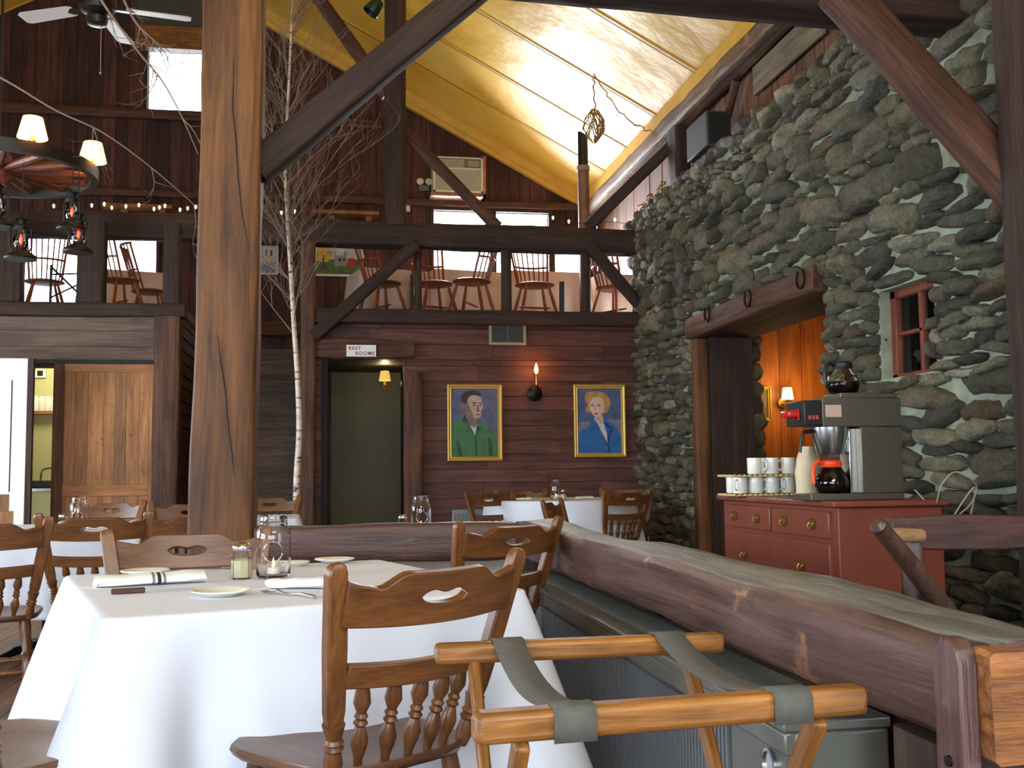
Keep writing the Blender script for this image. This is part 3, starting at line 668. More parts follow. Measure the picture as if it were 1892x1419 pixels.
# light oak legged chair at lower left
# ---------------------------------------------------------------- tables and cloths
def table(name, label, cx, cy, rz, L, W, h=.735, group='cloth covered dining tables', rnd=False):
    t = thing(name, label, 'table', (cx, cy, 0), rz, group)
    if rnd: MB().lathe([(L/2-.02, h-.03), (L/2, h-.02), (L/2, h-.004), (L/2-.01, h)], 40).build('tabletop', M['timber'], t)
    else: MB().box((-L/2, -W/2, h-.03), (L/2, W/2, h)).build('tabletop', M['timber'], t, bevel=.004)
    MB().lathe([(.05, .06), (.04, .1), (.035, .3), (.05, .36), (.035, .42), (.04, h-.03)], 14).build('pedestal', M['iron'], t)
    for k in range(4):
        a = k*math.pi/2+math.pi/4; MB().tube([(0, 0, .07), (.2*math.cos(a), .2*math.sin(a), .05), (.34*math.cos(a), .34*math.sin(a), .012)], [.03, .024, .014], 8).build('foot', M['iron'], t)
    return t
def cloth(label, cx, cy, rz, L, W, h, drop, flare=.05, cornf=.16, seed=1, rnd=False, group='white tablecloths', step=.02, cdrop=.3, fold=1.0):
    rnd_ = random.Random(seed); rc = .03 if not rnd else L/2-.001; pts = []
    if rnd: per = [((L/2)*math.cos(2*math.pi*k/140), (L/2)*math.sin(2*math.pi*k/140), math.cos(2*math.pi*k/140), math.sin(2*math.pi*k/140), 0) for k in range(140)]
    else:
        per = []; hl, hw = L/2-rc, W/2-rc
        for (sx, sy, a0) in ((1, -1, -90), (1, 1, 0), (-1, 1, 90), (-1, -1, 180)):
            for k in range(13):
                a = R(a0+90*k/12); per.append((sx*hl+rc*math.cos(a), sy*hw+rc*math.sin(a), math.cos(a), math.sin(a), 1.0))
            nx = {(1, -1): (1, 1), (1, 1): (-1, 1), (-1, 1): (-1, -1), (-1, -1): (1, -1)}[(sx, sy)]
            e0 = per[-1]; a = R(a0+90); q = (nx[0]*hl+rc*math.cos(a), nx[1]*hw+rc*math.sin(a)); d = math.hypot(q[0]-e0[0], q[1]-e0[1]); n = int(d/step)
            for k in range(1, n): f = k/n; per.append((e0[0]+(q[0]-e0[0])*f, e0[1]+(q[1]-e0[1])*f, math.cos(a), math.sin(a), 0))
    N = len(per); s = 0; S = []
    for i in range(N): S.append(s); j = (i+1) % N; s += math.hypot(per[j][0]-per[i][0], per[j][1]-per[i][1])
    tot = s
    cor = []
    for x, y, nx, ny, c_ in per:
        if rnd: cor.append((0, 0, 0)); continue
        dx = L/2-abs(x); dy = W/2-abs(y); d = max(dx, dy); cor.append((math.exp(-(d/.13)**2), math.exp(-((d-.20)/.07)**2), d))
    ph = [rnd_.uniform(0, 6.28) for _ in range(6)]
    def wave(s_, t):
        a = s_/tot*2*math.pi
        kk = round(tot/.55) if rnd else round(tot/.5)
        return (math.sin(a*kk+ph[0]+.3*t)*.5+math.sin(a*(kk+3)+ph[1])*.35+math.sin(a*(2*kk+1)+ph[2]-.5*t)*.25)
    vs = []; fs = []; rings = []
    for sc in (0.25, .5, .75, .92, .985):
        rings.append([(x*sc, y*sc, h+.006+.0015*noise.noise(Vector((x*sc*4+seed, y*sc*4, 0)))) for x, y, *_ in per])
    for k in range(1, 5):
        a = R(90*k/4); rings.append([(x+nx*.012*math.sin(a), y+ny*.012*math.sin(a), h+.006-.012*(1-math.cos(a))) for x, y, nx, ny, _ in per])
    nk = 22
    for k in range(1, nk+1):
        t = k/nk; r = []
        for i, (x, y, nx, ny, c_) in enumerate(per):
            cn, dip, d = cor[i]; dr = drop*(1+cdrop*cn-(.05*dip)); w_ = wave(S[i], t)
            off = .012+t**.85*flare+cn*cornf*t-dip*.085*t*fold+w_*.075*fold*t**1.2*(1-.75*cn)
            tx = 0
            if not rnd and 0 < d < .4: # pull sideways toward corners
                pass
            r.append((x+nx*off, y+ny*off, h-.006-dr*t))
        rings.append(r)
    vs = [p for r in rings for p in r]
    for i in range(len(rings)-1):
        for k in range(N): fs.append((i*N+k, i*N+(k+1) % N, (i+1)*N+(k+1) % N, (i+1)*N+k))
    fs.append(tuple(range(N)))
    o = MB().add(vs, fs).build('tablecloth', M['cloth'], None, angle=180); o.location = (cx, cy, 0); o.rotation_euler = (0, 0, rz)
    md = o.modifiers.new('thick', 'SOLIDIFY'); md.thickness = .0015; md.offset = 1
    return tag(o, label, 'tablecloth', group)
TR = R(17.3); TCX, TCY = None, None
NL = Vector((-.485, 2.47)); ux = Vector((math.cos(TR), math.sin(TR))); uy = Vector((-math.sin(TR), math.cos(TR)))
TL, TW = 1.04, 1.14; tc_ = NL+ux*TL/2+uy*TW/2; TZ = .744
table('dining_table', 'small table under the front white cloth', tc_.x, tc_.y, TR, TL-.03, TW-.03, .735)
cloth('bright white tablecloth hanging in folds over the nearest table', tc_.x, tc_.y, TR, TL, TW, .738, .50, .07, .16, 4, cdrop=.30)
table('dining_table', 'left table under a white cloth behind two maple chairs', -1.66, 6.75, R(3), 1.15, 1.25)
cloth('white tablecloth on the left table behind the two chair backs', -1.66, 6.75, R(3), 1.18, 1.28, .738, .44, .05, .1, 9, cdrop=.2)
table('dining_table', 'table mostly hidden behind the massive post, cloth corner at its right', -.80, 7.95, R(2), 1.1, .75)
cloth('white tablecloth whose corner shows right of the massive post', -.80, 7.95, R(2), 1.13, .78, .738, .4, .05, .1, 12, cdrop=.2)
table('dining_table', 'round table near the portraits under a white cloth', 2.10, 9.6, 0, 1.35, 1.35, .785, rnd=True)
cloth('long white tablecloth on the far table below the portraits', 2.10, 9.6, 0, 1.38, 1.38, .788, .5, .07, 0, 15, rnd=True)
table('dining_table', 'table behind the timber rail that carries the lit jar', .55, 5.75, 0, .9, .8, .735)
cloth('white tablecloth behind the timber rail under the lit jar', .55, 5.75, 0, .93, .83, .738, .4, .05, .1, 17, cdrop=.2)
# ---------------------------------------------------------------- rail
M['rail_top'] = wood('grey_worn_rail_top', (72, 72, 68), (150, 148, 140), 'Z', 0.45, 1.3, 0.0, 1.0, spec=0.6, wear=(50, 42, 36))
M['rail_edge'] = wood('bare_rail_edge', (62, 42, 36), (120, 86, 68), 'Z', 0.5, 1.6, 0.0, .6, wear=(190, 148, 106))
def wear_top(o):
    me = o.data; me.materials.append(M['rail_top']); me.materials.append(M['rail_edge']); mw = o.matrix_basis.to_3x3()
    for p in me.polygons:
        n = mw @ p.normal
        if n.z > .9: p.material_index = 1
        elif n.z > .3: p.material_index = 2

o = timber('timber_rail', 'long worn hewn timber rail running from the room corner to the lower right', (.965, 5.02, .742), (.965, 1.325, .742), .21, .155, M['rail'], 'rail', rough=.010, cham=.022); wear_top(o); RAIL = o
o = timber('timber_rail', 'hewn timber rail crossing behind the chairs from the massive post to the corner', (-.34, 4.96, .735), (.855, 4.96, .735), .17, .17, M['rail'], 'rail', rough=.009, side=(0, 0, 1)); wear_top(o)
M['endgrain'] = wood('orange_end_grain', (104, 58, 28), (190, 122, 62), 'X', .5, 2.0, 0, 1.0, wear=(58, 32, 20))
eg = timber_mb(.045, .208, .152, .007, 33, .012, .007).build('end_grain', M['endgrain']); eg.matrix_world = Matrix.Translation((.965, 1.330, .742)) @ Matrix.Rotation(R(90), 4, 'X'); bpy.context.view_layer.update(); _mw = eg.matrix_world.copy(); eg.parent = RAIL; eg.matrix_parent_inverse = RAIL.matrix_world.inverted(); eg.matrix_world = _mw
rp = thing('rail_post', 'brown rounded strap post pegged to the near end of the timber rail', 'post', (.95, 1.5, 0))
timber_mb(.655, .15, .15, .005, 91).build('post', M['timber_dk'], rp)
mb = MB(); pr = [(-.033, 0), (.033, 0), (.033, .79), (.027, .812), (.012, .826), (-.012, .826), (-.027, .812), (-.033, .79)]
mb.prism(pr, -.014, .014, Matrix.Translation((.845-.95, 1.345-1.5, 0)) @ Matrix.Rotation(R(90), 4, 'Z') @ Matrix.Rotation(R(90), 4, 'X')).build('strap_board', M['rail'], rp, bevel=.004)
for k, z in enumerate((.66, .40)): MB().lathe([(.008, 0), (.008, .004)], 8, M=Matrix.Translation((.831-.95, 1.345-1.5, z)) @ Matrix.Rotation(R(-90), 4, 'Y')).build('bolt', M['iron'], rp)
T('rail_support_post', 'stub post holding the timber rail at the room corner', (.965, 4.93, 0), (.965, 4.93, .655), .16, .16, M['timber_dk'], 'post')
# low board wall under the rail
struct(board_wall('wall_low_partition', M['boards_hy'], (1.03, 0, 0), (0, 1, 0), (0, 0, 1), (-1, 0, 0), 1.65, 4.85, 0, .645, .16, False))
# ---------------------------------------------------------------- convector heater along the rail
M['heater'] = plain('grey_green_heater_metal', (118, 118, 108), .38, .5, var=.06, scale=8); M['heater_dk'] = plain('ribbed_heater_dark', (128, 132, 136), .4, .5)
hx0, hx1, hy0, hy1, hz = .79, .985, 1.78, 4.70, .615
t = thing('convector_heater', 'long grey metal convector heater with ribbed front beside the timber rail', 'heater', (hx0, hy0, 0))
LX, LY = hx1-hx0, hy1-hy0
MB().box((0.012, 0, .02), (LX, .30, hz-.02)).build('end_cover', M['heater'], t, bevel=.006)
mb = MB(); mb.box((.02, .30, .02), (LX, LY, hz-.02)); mb.build('casing', M['heater_dk'], t)
mb = MB(); y = .31
while y < LY-.02:
    mb.box((.008, y, .06), (.022, y+.011, hz-.075)); y += .021
mb.build('front_ribs', M['heater_dk'], t, smooth=False)
mb = MB().box((-.004, 0, hz-.06), (.02, LY, hz-.02)).box((-.006, 0, hz-.02), (LX+.005, LY, hz)); y = .34
mb.build('top_cover', M['heater'], t, bevel=.004)
mb = MB(); y = .2
while y < LY-.1: mb.box((.06, y, hz), (LX-.03, y+.008, hz+.004)); y += .016
mb.build('top_grille', M['heater'], t, smooth=False)
MB().lathe([(.030, 0), (.030, .006), (.024, .007), (.024, .003)], 20, M=Matrix.Translation((.0115, .10, hz-.10)) @ Matrix.Rotation(R(-90), 4, 'Y')).build('access_ring', M['steel'], t)
t = thing('low_heater', 'small dark ribbed heater against the boards left of the far table', 'heater', (PY(836, 950, YB-.16).x, YB-.16, 0))
MB().box((0, 0, .1), (.45, .12, .66)).build('casing', M['heater_dk'], t, bevel=.006)
mb = MB(); x = .02
while x < .43: mb.box((x, -.008, .14), (x+.02, 0, .62)); x += .04
mb.build('front_ribs', M['heater'], t, smooth=False)
# ---------------------------------------------------------------- tray stand
t = thing('tray_stand', 'folding golden oak tray stand with two grey webbing straps in the right foreground', 'tray stand', (0, 0, 0))
A0, A1 = PZ(874, 1345, .735), PZ(1592, 1290, .735); B0, B1 = PZ(803, 1208, .735), PZ(1334, 1186, .735)
# equalise bar lengths by construction: keep directions, 0.50 m long
M['web'] = plain('grey_webbing', (84, 82, 74), .85, var=.12, scale=60, bump=.3)
def bar(p, q, name, mat, w, h, cham=.009):
    d = (q-p); z = d.normalized(); x = Vector((0, 0, 1)).cross(z).normalized(); y = z.cross(x)
    Mx = Matrix((z, x, y)).transposed().to_4x4(); Mx.translation = p
    o = MB().box((0, -w/2, -h/2), (d.length, w/2, h/2)).build(name, mat, t, bevel=cham); o.matrix_local = Mx; return o
bar(A0, A1, 'top_bar', M['oak'], .040, .040); bar(B0, B1, 'top_bar', M['oak'], .038, .036)
ad = (A1-A0).normalized(); bd = (B1-B0).normalized(); La, Lb = (A1-A0).length, (B1-B0).length
print('TRAY', A0, A1, B0, B1, La, Lb)
def leg(p, q, name='leg'): bar(p, q, name, M['oak'], .020, .034, .005)
cr = lambda s, o_: o_
ta = A0+ad*La*.06; tb = B0+bd*Lb*.13; ta2 = A1-ad*La*.07; tb2 = B1-bd*Lb*.13
off = (B0+B1-A0-A1)/2; off.z = 0
dz = Vector((0, 0, -.02)); 
def foot(top, toward, k=1.05): p = top+toward*k; p.z = .01; return p
leg(tb+dz, foot(tb, -off)); leg(tb2+dz, foot(tb2, -off))
leg(ta+dz+ad*.03, foot(ta+ad*.03, off)); leg(ta2+dz-ad*.03, foot(ta2-ad*.03, off))
def strap(p, q, name='strap', w=.058):
    """sagging web between bars, wrapped over each"""
    d = q-p; L = Vector((d.x, d.y, 0)).length; h = Vector((d.x, d.y, 0)).normalized(); s = ad
    prof = []
    n = 14
    prof += [p+Vector((0, 0, -.022))-h*.024, p+Vector((0, 0, .012))-h*.024, p+Vector((0, 0, .0205))-h*.018, p+Vector((0, 0, .0215))+h*.014]
    for k in range(1, n): f = k/n; prof.append(p.lerp(q, f)+Vector((0, 0, .0215-.035*4*f*(1-f))))
    prof += [q+Vector((0, 0, .0215))-h*.014, q+Vector((0, 0, .0205))+h*.018, q+Vector((0, 0, .012))+h*.024, q+Vector((0, 0, -.022))+h*.024]
    vs = []; fs = []
    for a in prof: vs += [a-s*w/2, a+s*w/2]
    for k in range(len(prof)-1): fs.append((2*k, 2*k+1, 2*k+3, 2*k+2))
    o = MB().add(vs, fs).build(name, M['web'], t, angle=70); md = o.modifiers.new('t', 'SOLIDIFY'); md.thickness = .002; md.offset = 0
strap(A0+ad*La*.235, B0+bd*Lb*.245); strap(A0+ad*La*.79, B0+bd*Lb*.80)
# ---------------------------------------------------------------- log armchair at the right
t = thing('log_armchair', 'rustic dark log armchair in front of the stone wall at the right edge', 'chair', (0, 0, 0))
M['log'] = wood('dark_log', (50, 34, 28), (108, 78, 62), 'Z', .35, 1.2, 0, .5, spec=.6)
M['slab'] = wood('dark_slab', (54, 32, 28), (100, 64, 54), 'X', .5, 1.2, 0, .6, wear=(150, 110, 90))
YC = 2.5; M['pine_x0'] = wood('bare_peg_wood', (130, 100, 66), (186, 150, 104), 'X', .6, 1.5, 0, .2)
a = PY(1618, 965, YC-.1); b = PY(1745, 1125, YC+.05); MB().tube([a, a.lerp(b, .03), a.lerp(b, .5)+Vector((0, 0, .004)), b, b+(b-a)*1.2], [.012, .022, .025, .027, .028], 12).build('arm_pole', M['log'], t)
a = PY(1700, 990, YC+.1); c_ = PY(1640, 988, YC+.05)
MB().tube([a, c_], [.020, .019], 10).build('peg', M['pine_x0'], t)
tl = PY(1648, 957, YC+.1); q = tl+Vector((1.0, .08, -.0)); mb = MB()
n = 20; vs = []; fs = []
for i in range(n+1):
    f = i/n; p = tl.lerp(q, f); hh = .085+.012*math.sin(f*7)+(.0 if f > .05 else -.03); zt = .006*math.sin(f*9); 
    vs += [p+Vector((0, 0, zt)), p+Vector((0, .045, zt-.004)), p+Vector((0, .05, zt-hh)), p+Vector((0, 0, zt-hh))]
for i in range(n):
    for j in range(4): fs.append((i*4+j, i*4+(j+1) % 4, i*4+4+(j+1) % 4, i*4+4+j))
fs += [(3,2,1,0), (n*4, n*4+1, n*4+2, n*4+3)]
mb.add(vs, fs).build('back_slab', M['slab'], t, bevel=.005)
for k in (0.07, .9):
    p = tl.lerp(q, k); MB().tube([p+Vector((0, .02, -.05)), Vector((p.x-.02, p.y-.0, .0))], [.030, .034], 10).build('leg', M['log'], t)
p = tl.lerp(q, .1); MB().box((p.x-.05, p.y-.42, .36), (p.x+.82, p.y+.02, .42)).build('seat', M['slab'], t, bevel=.01)
for k in (.0, .8): MB().tube([(p.x+k, p.y-.38, .36), (p.x+k, p.y-.4, 0)], [.03, .034], 10).build('leg', M['log'], t)
# ---------------------------------------------------------------- tableware
def jar(name, label, loc, group='mason jars with candles', s=1.0, lit=True):
    t = thing(name, label, 'jar', loc, 0, group)
    pr = [(.030, 0), (.046, .002), (.051, .012), (.052, .05), (.0525, .12), (.051, .14), (.044, .152), (.040, .157), (.0415, .160), (.0415, .164), (.0395, .167), (.0415, .171), (.0415, .174), (.0395, .178), (.0405, .188), (.0405, .190)]
    inn = [(r-.0035, z) for r, z in pr[::-1][:-2]]+[(.044, .010), (.02, .008)]
    mb = MB().lathe(pr+inn, 32, caps=True)
    mb.build('glass', M['glass'], t, angle=60)
    # raised oval badge and lettering band on the glass
    mb = MB(); pts = [(.0535*math.sin(a_), -.0535*math.cos(a_), .082+.030*math.sin(q)) for q in [2*math.pi*k/24 for k in range(24)] for a_ in [.55*math.cos(q)]]
    mb.tube(pts, .0014, 5, closed=True); mb.build('embossing', M['glass'], t)
    if lit:
        MB().lathe([(.020, .0105), (.020, .030), (.019, .031)], 16).build('candle', M['china'], t)
        MB().lathe([(.0005, .032), (.004, .038), (.0045, .043), (.0025, .052), (.0003, .060)], 10).build('flame', M['flame'], t)
    for c in t.children: c.scale = (s, s, s)
    return t
def shaker(label, loc, group='salt and pepper shakers', s=1.0, fill=None):
    t = thing('salt_shaker', label, 'shaker', loc, 0, group)
    pr = [(.020, 0), (.027, .002), (.0285, .01), (.0285, .062), (.024, .072), (.0215, .076), (.0215, .08)]
    MB().lathe(pr+[(r-.002, z) for r, z in pr[::-1]], 8, caps=False).lathe([(.026, 0), (.026, .003)], 8).build('glass', M['glass'], t, angle=20)
    MB().lathe([(.018, .004), (.0255, .006), (.0262, .05), (.010, .056)], 8).build('filling', fill or M['salt'], t)
    MB().lathe([(.0235, .076), (.0245, .078), (.0245, .088), (.020, .094), (.010, .097), (.001, .098)], 20).build('lid', M['steel'], t)
    for c in t.children: c.scale = (s, s, s)
    return t
M['salt'] = plain('speckled_salt', (206, 196, 160), .9, var=.35, scale=900)
TZ = .7455
J = PZ(505, 1068, TZ)
jar('mason_jar', 'large clear mason jar with a tiny flame on the nearest table', (J.x, J.y, TZ))
p = PZ(446, 1070, TZ); shaker('faceted shaker of speckled salt beside the large jar on the nearest table', (p.x, p.y, TZ), s=1.12)
def plate(label, x, y, r=.075, z=TZ, Y=None):
    p = PZ(x, y, z); t = tag(MB().lathe([(r*.5, 0), (r*.58, .002), (r*.70, .007), (r*.99, .013), (r, .015), (r*.985, .0165), (r*.70, .0105), (r*.56, .006), (.002, .0055)], 40).build('side_plate', M['china'], None, angle=60), label, 'plate', 'small cream plates'); t.location = (p.x, p.y, z); return t
plate('cream side plate nearest the camera beside the fork', 408, 1101)
plate('cream side plate behind the striped napkin', 268, 1062)
plate('cream side plate at the back right of the nearest table', 618, 1040, .07)
plate('cream side plate partly behind the nearest chair back', 545, 1046, .05)
plate('cream plate on the cloth corner right of the massive post', 532, 946, .09, z=.745)
# rolled napkins
tn = NT('striped_napkin_linen'); tc = tn.new('ShaderNodeTexCoord'); sx = tn.new('ShaderNodeSeparateXYZ'); tn.l.new(tc.outputs['Object'], sx.inputs[0])
c = tn.ramp(sx.outputs[0], [(0, lin((222, 220, 214)))]); rr = tn.n[-1] if False else None
mpn = tn.new('ShaderNodeMapRange'); mpn.inputs[1].default_value = -.12; mpn.inputs[2].default_value = .12; tn.l.new(sx.outputs[0], mpn.inputs[0])
W_, B_, G_ = lin((226, 224, 218)), lin((38, 40, 48)), lin((120, 122, 126))
ra = tn.n.new('ShaderNodeValToRGB'); ra.color_ramp.interpolation = 'CONSTANT'; e = ra.color_ramp.elements
st = [(0, W_), (.50, G_), (.53, W_), (.555, B_), (.60, W_), (.625, G_), (.655, W_)]
while len(e) < len(st): e.new(.5)
for i, (q, cl) in enumerate(st): e[i].position = q; e[i].color = cl
tn.l.new(mpn.outputs[0], ra.inputs[0]); tn.l.new(ra.outputs[0], tn.b.inputs['Base Color']); tn.b.inputs['Roughness'].default_value = .9; M['stripe'] = tn.m
M['linen'] = plain('white_linen_napkin', (230, 230, 228), .9)
def napkin(label, x, y, rz, L=.24, mat=None, r=.024, z=TZ):
    mb = MB(); n = 30; sg = 20; vs = []; fs = []
    for i in range(n+1):
        f = i/n; xx = -L/2+L*f
        for k in range(sg):
            a = 2*math.pi*k/sg; rr_ = r*(1+.06*math.sin(3*a+f*7)+.03*math.sin(f*30+a*2)); fl = .62
            vs.append((xx+.004*math.sin(a*2), rr_*1.45*math.cos(a)*(1+.25*f), r*fl*(1+math.sin(a))*(.92+.14*f)*(1+.05*math.sin(f*17))))
    for i in range(n):
        for k in range(sg): fs.append((i*sg+k, i*sg+(k+1) % sg, (i+1)*sg+(k+1) % sg, (i+1)*sg+k))
    fs.append(tuple(range(sg))[::-1]); fs.append(tuple(n*sg+k for k in range(sg)))
    mb.add(vs, fs)
    mb.tube([(-L/2+.01, -r*1.2, .006), (-L/2+.05, -r*1.48, .008), (0, -r*1.6, .012), (L*.3, -r*1.72, .012), (L/2, -r*1.6, .014)], [.003, .005, .006, .005, .003], 8)
    o = mb.build('rolled_napkin', mat or M['linen'], None, angle=70); p = PZ(x, y, z); o.location = (p.x, p.y, z+.001); o.rotation_euler = (0, 0, rz)
    return tag(o, label, 'napkin', 'rolled linen napkins')
napkin('white rolled napkin with dark stripes beside the wooden handled knife', 278, 1080, R(16), .30, M['stripe'], .027)
napkin('plain white rolled napkin behind the shaker', 412, 1048, R(-25), .17)
napkin('plain white rolled napkin right of the jar before the fork', 553, 1087, R(-12), .17, None, .022)
t = thing('steak_knife', 'knife with a dark wooden handle lying along the striped napkin', 'knife', tuple(PZ(205, 1098, TZ+.001)), R(13))
MB().prism([(0, -.008), (.03, -.011), (.085, -.008), (.085, .008), (.03, .010), (0, .009)], 0, .014).build('handle', M['timber'], t, bevel=.003)
MB().prism([(.085, -.004), (.19, -.006), (.215, .0), (.19, .004), (.085, .005)], .004, .006).build('blade', M['steel'], t)
for q in (.02, .06): MB().lathe([(.002, .0138), (.002, .0146)], 8, c=(q, 0, 0)).build('rivet', M['steel'], t)
def fork(label, x, y, rz):
    t = thing('fork', label, 'fork', tuple(PZ(x, y, TZ+.001)), rz, 'forks'); mb = MB()
    mb.tube([(.0, 0, .008), (.03, 0, .004), (.06, 0, .004), (.1, 0, .008), (.16, 0, .003)], [.008, .004, .003, .004, .007], 8); mb.build('handle', M['steel'], t)
    mb = MB()
    for k in range(4): o_ = (k-1.5)*.0062; mb.tube([(.004, o_*.9, .008), (-.02, o_, .004), (-.045, o_, .003), (-.062, o_, .007)], [.0022, .0019, .0017, .0009], 6)
    mb.build('tines', M['steel'], t); return t
fork('steel fork lying on the cloth right of the jar', 512, 1098, R(-52))
fork('fork half under the napkin behind the shaker', 385, 1050, R(-38))
jar('mason_jar', 'jar with glowing candle standing behind the timber rail', tuple(PY(778, 982, 5.5)))
bpy.context.view_layer.update()
for o in list(SC.objects):
    if o.get('category') == 'jar' and 'behind the timber rail' in o['label']: o.location.z = .7455
p = PY(744, 985, 5.55); shaker('tiny shaker left of the jar behind the timber rail', (p.x, p.y, .7455), s=.95)
p = PY(146, 950, 6.5); jar('mason_jar', 'jar with a lit candle on the left table', (p.x, p.y, .7455))
p = PY(117, 950, 6.45); shaker('small shaker left of the lit jar on the left table', (p.x, p.y, .7455))
p = PY(1027, 918, 9.3); jar('mason_jar', 'distant jar with candle on the far round table', (p.x, p.y, .795), s=.95)
p = PY(1041, 918, 9.2); shaker('distant shaker right of the jar on the far round table', (p.x, p.y, .795))
for k, (x, y) in enumerate(((965, 920), (1080, 920))):
    p = PY(x, y, 9.35+.1*k); napkin('distant white napkin on the far round table %s' % ('at its left' if k == 0 else 'right of the jar'), x, y, 0, .16, None, .02, .795).location = (p.x, p.y, .796)
# ---------------------------------------------------------------- chest of drawers
M['red'] = plain('brick_red_paint', (124, 62, 44), .42, var=.12, scale=5); M['red_dk'] = plain('dark_red_gap', (64, 28, 22), .7)
cx0, cx1, cy0, cy1, cz = 2.26, 2.80, 4.50, 5.92, .905
t = thing('chest_of_drawers', 'brick red painted chest of drawers with brass pulls before the stone wall', 'chest of drawers', (cx0, cy0, 0))
D_, Wd = cx1-cx0, cy1-cy0
MB().box((.02, 0, .0), (D_, Wd, cz-.03)).build('carcass', M['red'], t, bevel=.004)
mb = MB().box((-.015, -.03, cz-.028), (D_+.02, Wd+.03, cz)); mb.build('top', M['red'], t, bevel=.008)
def pull(par, y, z):
    mb = MB(); Mx = Matrix.Translation((-.003, y, z)) @ Matrix.Rotation(R(-90), 4, 'Y')
    pl = [(-.028, 0), (-.020, .018), (-.008, .016), (0, .022), (.008, .016), (.020, .018), (.028, 0), (.018, -.016), (.006, -.014), (0, -.022), (-.006, -.014), (-.018, -.016)]
    mb.prism([(b*1.35, a*1.35) for a, b in pl], 0, .003, Mx)
    mb.tube([(-.008, y-.02, z+.006), (-.018, y-.022, z-.004), (-.02, y-.014, z-.018), (-.02, y, z-.022), (-.02, y+.014, z-.018), (-.018, y+.022, z-.004), (-.008, y+.02, z+.006)], .003, 6)
    mb.build('handle', M['brass'], par)
rows = [(.73, .855, 2), (.47, .705, 1), (.25, .445, 1), (.04, .225, 1)]
for z0, z1, nd in rows:
    for k in range(nd):
        a = .06+(Wd-.12)*k/nd+(.012 if k else 0); b = .06+(Wd-.12)*(k+1)/nd-(.012 if k < nd-1 else 0)
        d = MB().box((.0, a, z0), (.03, b, z1)).build('drawer', M['red'], t, bevel=.005)
        f = (.25, .75) if nd == 2 else (.22, .78)
        for q in f: pull(d, a+(b-a)*q, (z0+z1)/2)
CZ = cz+.001
# ---------------------------------------------------------------- coffee maker (side facing the camera, controls towards the left)
bx, by = 2.20, 4.60
t = thing('coffee_maker', 'stainless commercial coffee brewer standing on the red chest', 'coffee maker', (bx, by, CZ))
def B(a, b, nm, mat, bev=.003, par=None): return MB().box(a, b).build(nm, mat, par or t, bevel=bev)
B((.0, 0, .0), (.47, .20, .028), 'base_plate', M['brushed'])
B((.26, 0, .028), (.47, .20, .304), 'rear_housing', M['brushed'])
B((.07, 0, .305), (.47, .20, .425), 'top_housing', M['brushed'])
B((.17, .012, .425), (.46, .188, .447), 'warmer_top', M['brushed'])
B((-.02, .0, .31), (.069, .20, .415), 'control_panel', M['black'], .004)
cp = t.children[-1] if False else None
for k, (y_, c_) in enumerate(((.05, (170, 30, 30)), (.10, (170, 30, 30)))):
    B((-.026, y_, .335), (-.02, y_+.028, .38), 'switch', plain('red_switch_%s' % 'ab'[k], c_, .3), .002)
for k in range(3): B((.0+.018*k, -.004, .335), (.012+.018*k, 0, .352), 'side_switch', plain('pink_switch%d' % k, (196, 60, 70), .4), .001)
B((-.075, .05, .345), (-.02, .15, .375), 'filter_handle', plain('red_handle', (200, 30, 24), .3), .008)
B((.085, -.002, .345), (.165, 0, .395), 'paper_label', plain('pinkish_label', (196, 168, 150), .7), 0)
MB().lathe([(.062, .190), (.066, .20), (.085, .27), (.088, .305)], 32, c=(.155, .10, 0)).build('brew_funnel', M['steel'], t)
MB().tube([(.07, .10, .29), (.02, .10, .285), (.005, .10, .25), (.0, .10, .20)], [.009, .009, .008, .007], 8).build('funnel_handle', M['black'], t)
B((.225, .05, .028), (.262, .15, .30), 'inner_panel', M['steel'])
B((.222, .06, .20), (.226, .14, .25), 'display', plain('pale_blue_display', (170, 205, 225), .3), 0)
SZB = 1.13
for q in (.19, .30, .36, .43): MB().lathe([(.004, 0), (.003, .003)], 8, M=Matrix.Translation((q, .012, .436)) @ Matrix.Rotation(R(90), 4, 'X')).build('rivet', M['steel'], t)
t.scale = (1.0, 1.0, SZB)
M['coffee'] = plain('black_coffee', (14, 8, 6), .08); M['orange'] = plain('orange_plastic', (240, 70, 20), .35)
def pot(label, loc, rz, col, s=1.0, fillz=.6):
    t = thing('coffee_pot', label, 'coffee pot', loc, rz, 'glass coffee pots')
    pr = [(.055, 0), (.068, .006), (.080, .035), (.080, .055), (.066, .088), (.046, .118), (.042, .128)]
    k = 4 if fillz < .5 else 6
    MB().lathe([(r+.0015, z) for r, z in pr], 28, caps=False).build('glass', M['glass'], t, angle=60)
    MB().lathe([(r-.002, z+.002) for r, z in pr[:k]], 28).build('coffee', M['coffee'], t, angle=60)
    MB().lathe([(.046, .122), (.049, .128), (.049, .148), (.040, .156), (.02, .158)], 28).build('collar', col, t)
    MB().tube([(-.046, 0, .138), (-.075, 0, .150), (-.096, 0, .135), (-.104, 0, .10), (-.100, 0, .045)], [.008, .010, .010, .010, .009], 10).build('handle', col, t)
    for c in t.children: c.scale = (s, s, s)
    return t
pot('coffee pot with a bright orange collar under the brewer funnel', (bx+.155, by+.10, CZ+.028*SZB+.001), R(10), M['orange'], 1.0)
pot('coffee pot with black collar on top of the brewer', (bx+.23, by+.10, CZ+.447*SZB+.001), R(10), M['black'], .98, .4)
for c in t.children: pass
bpy.context.view_layer.update()
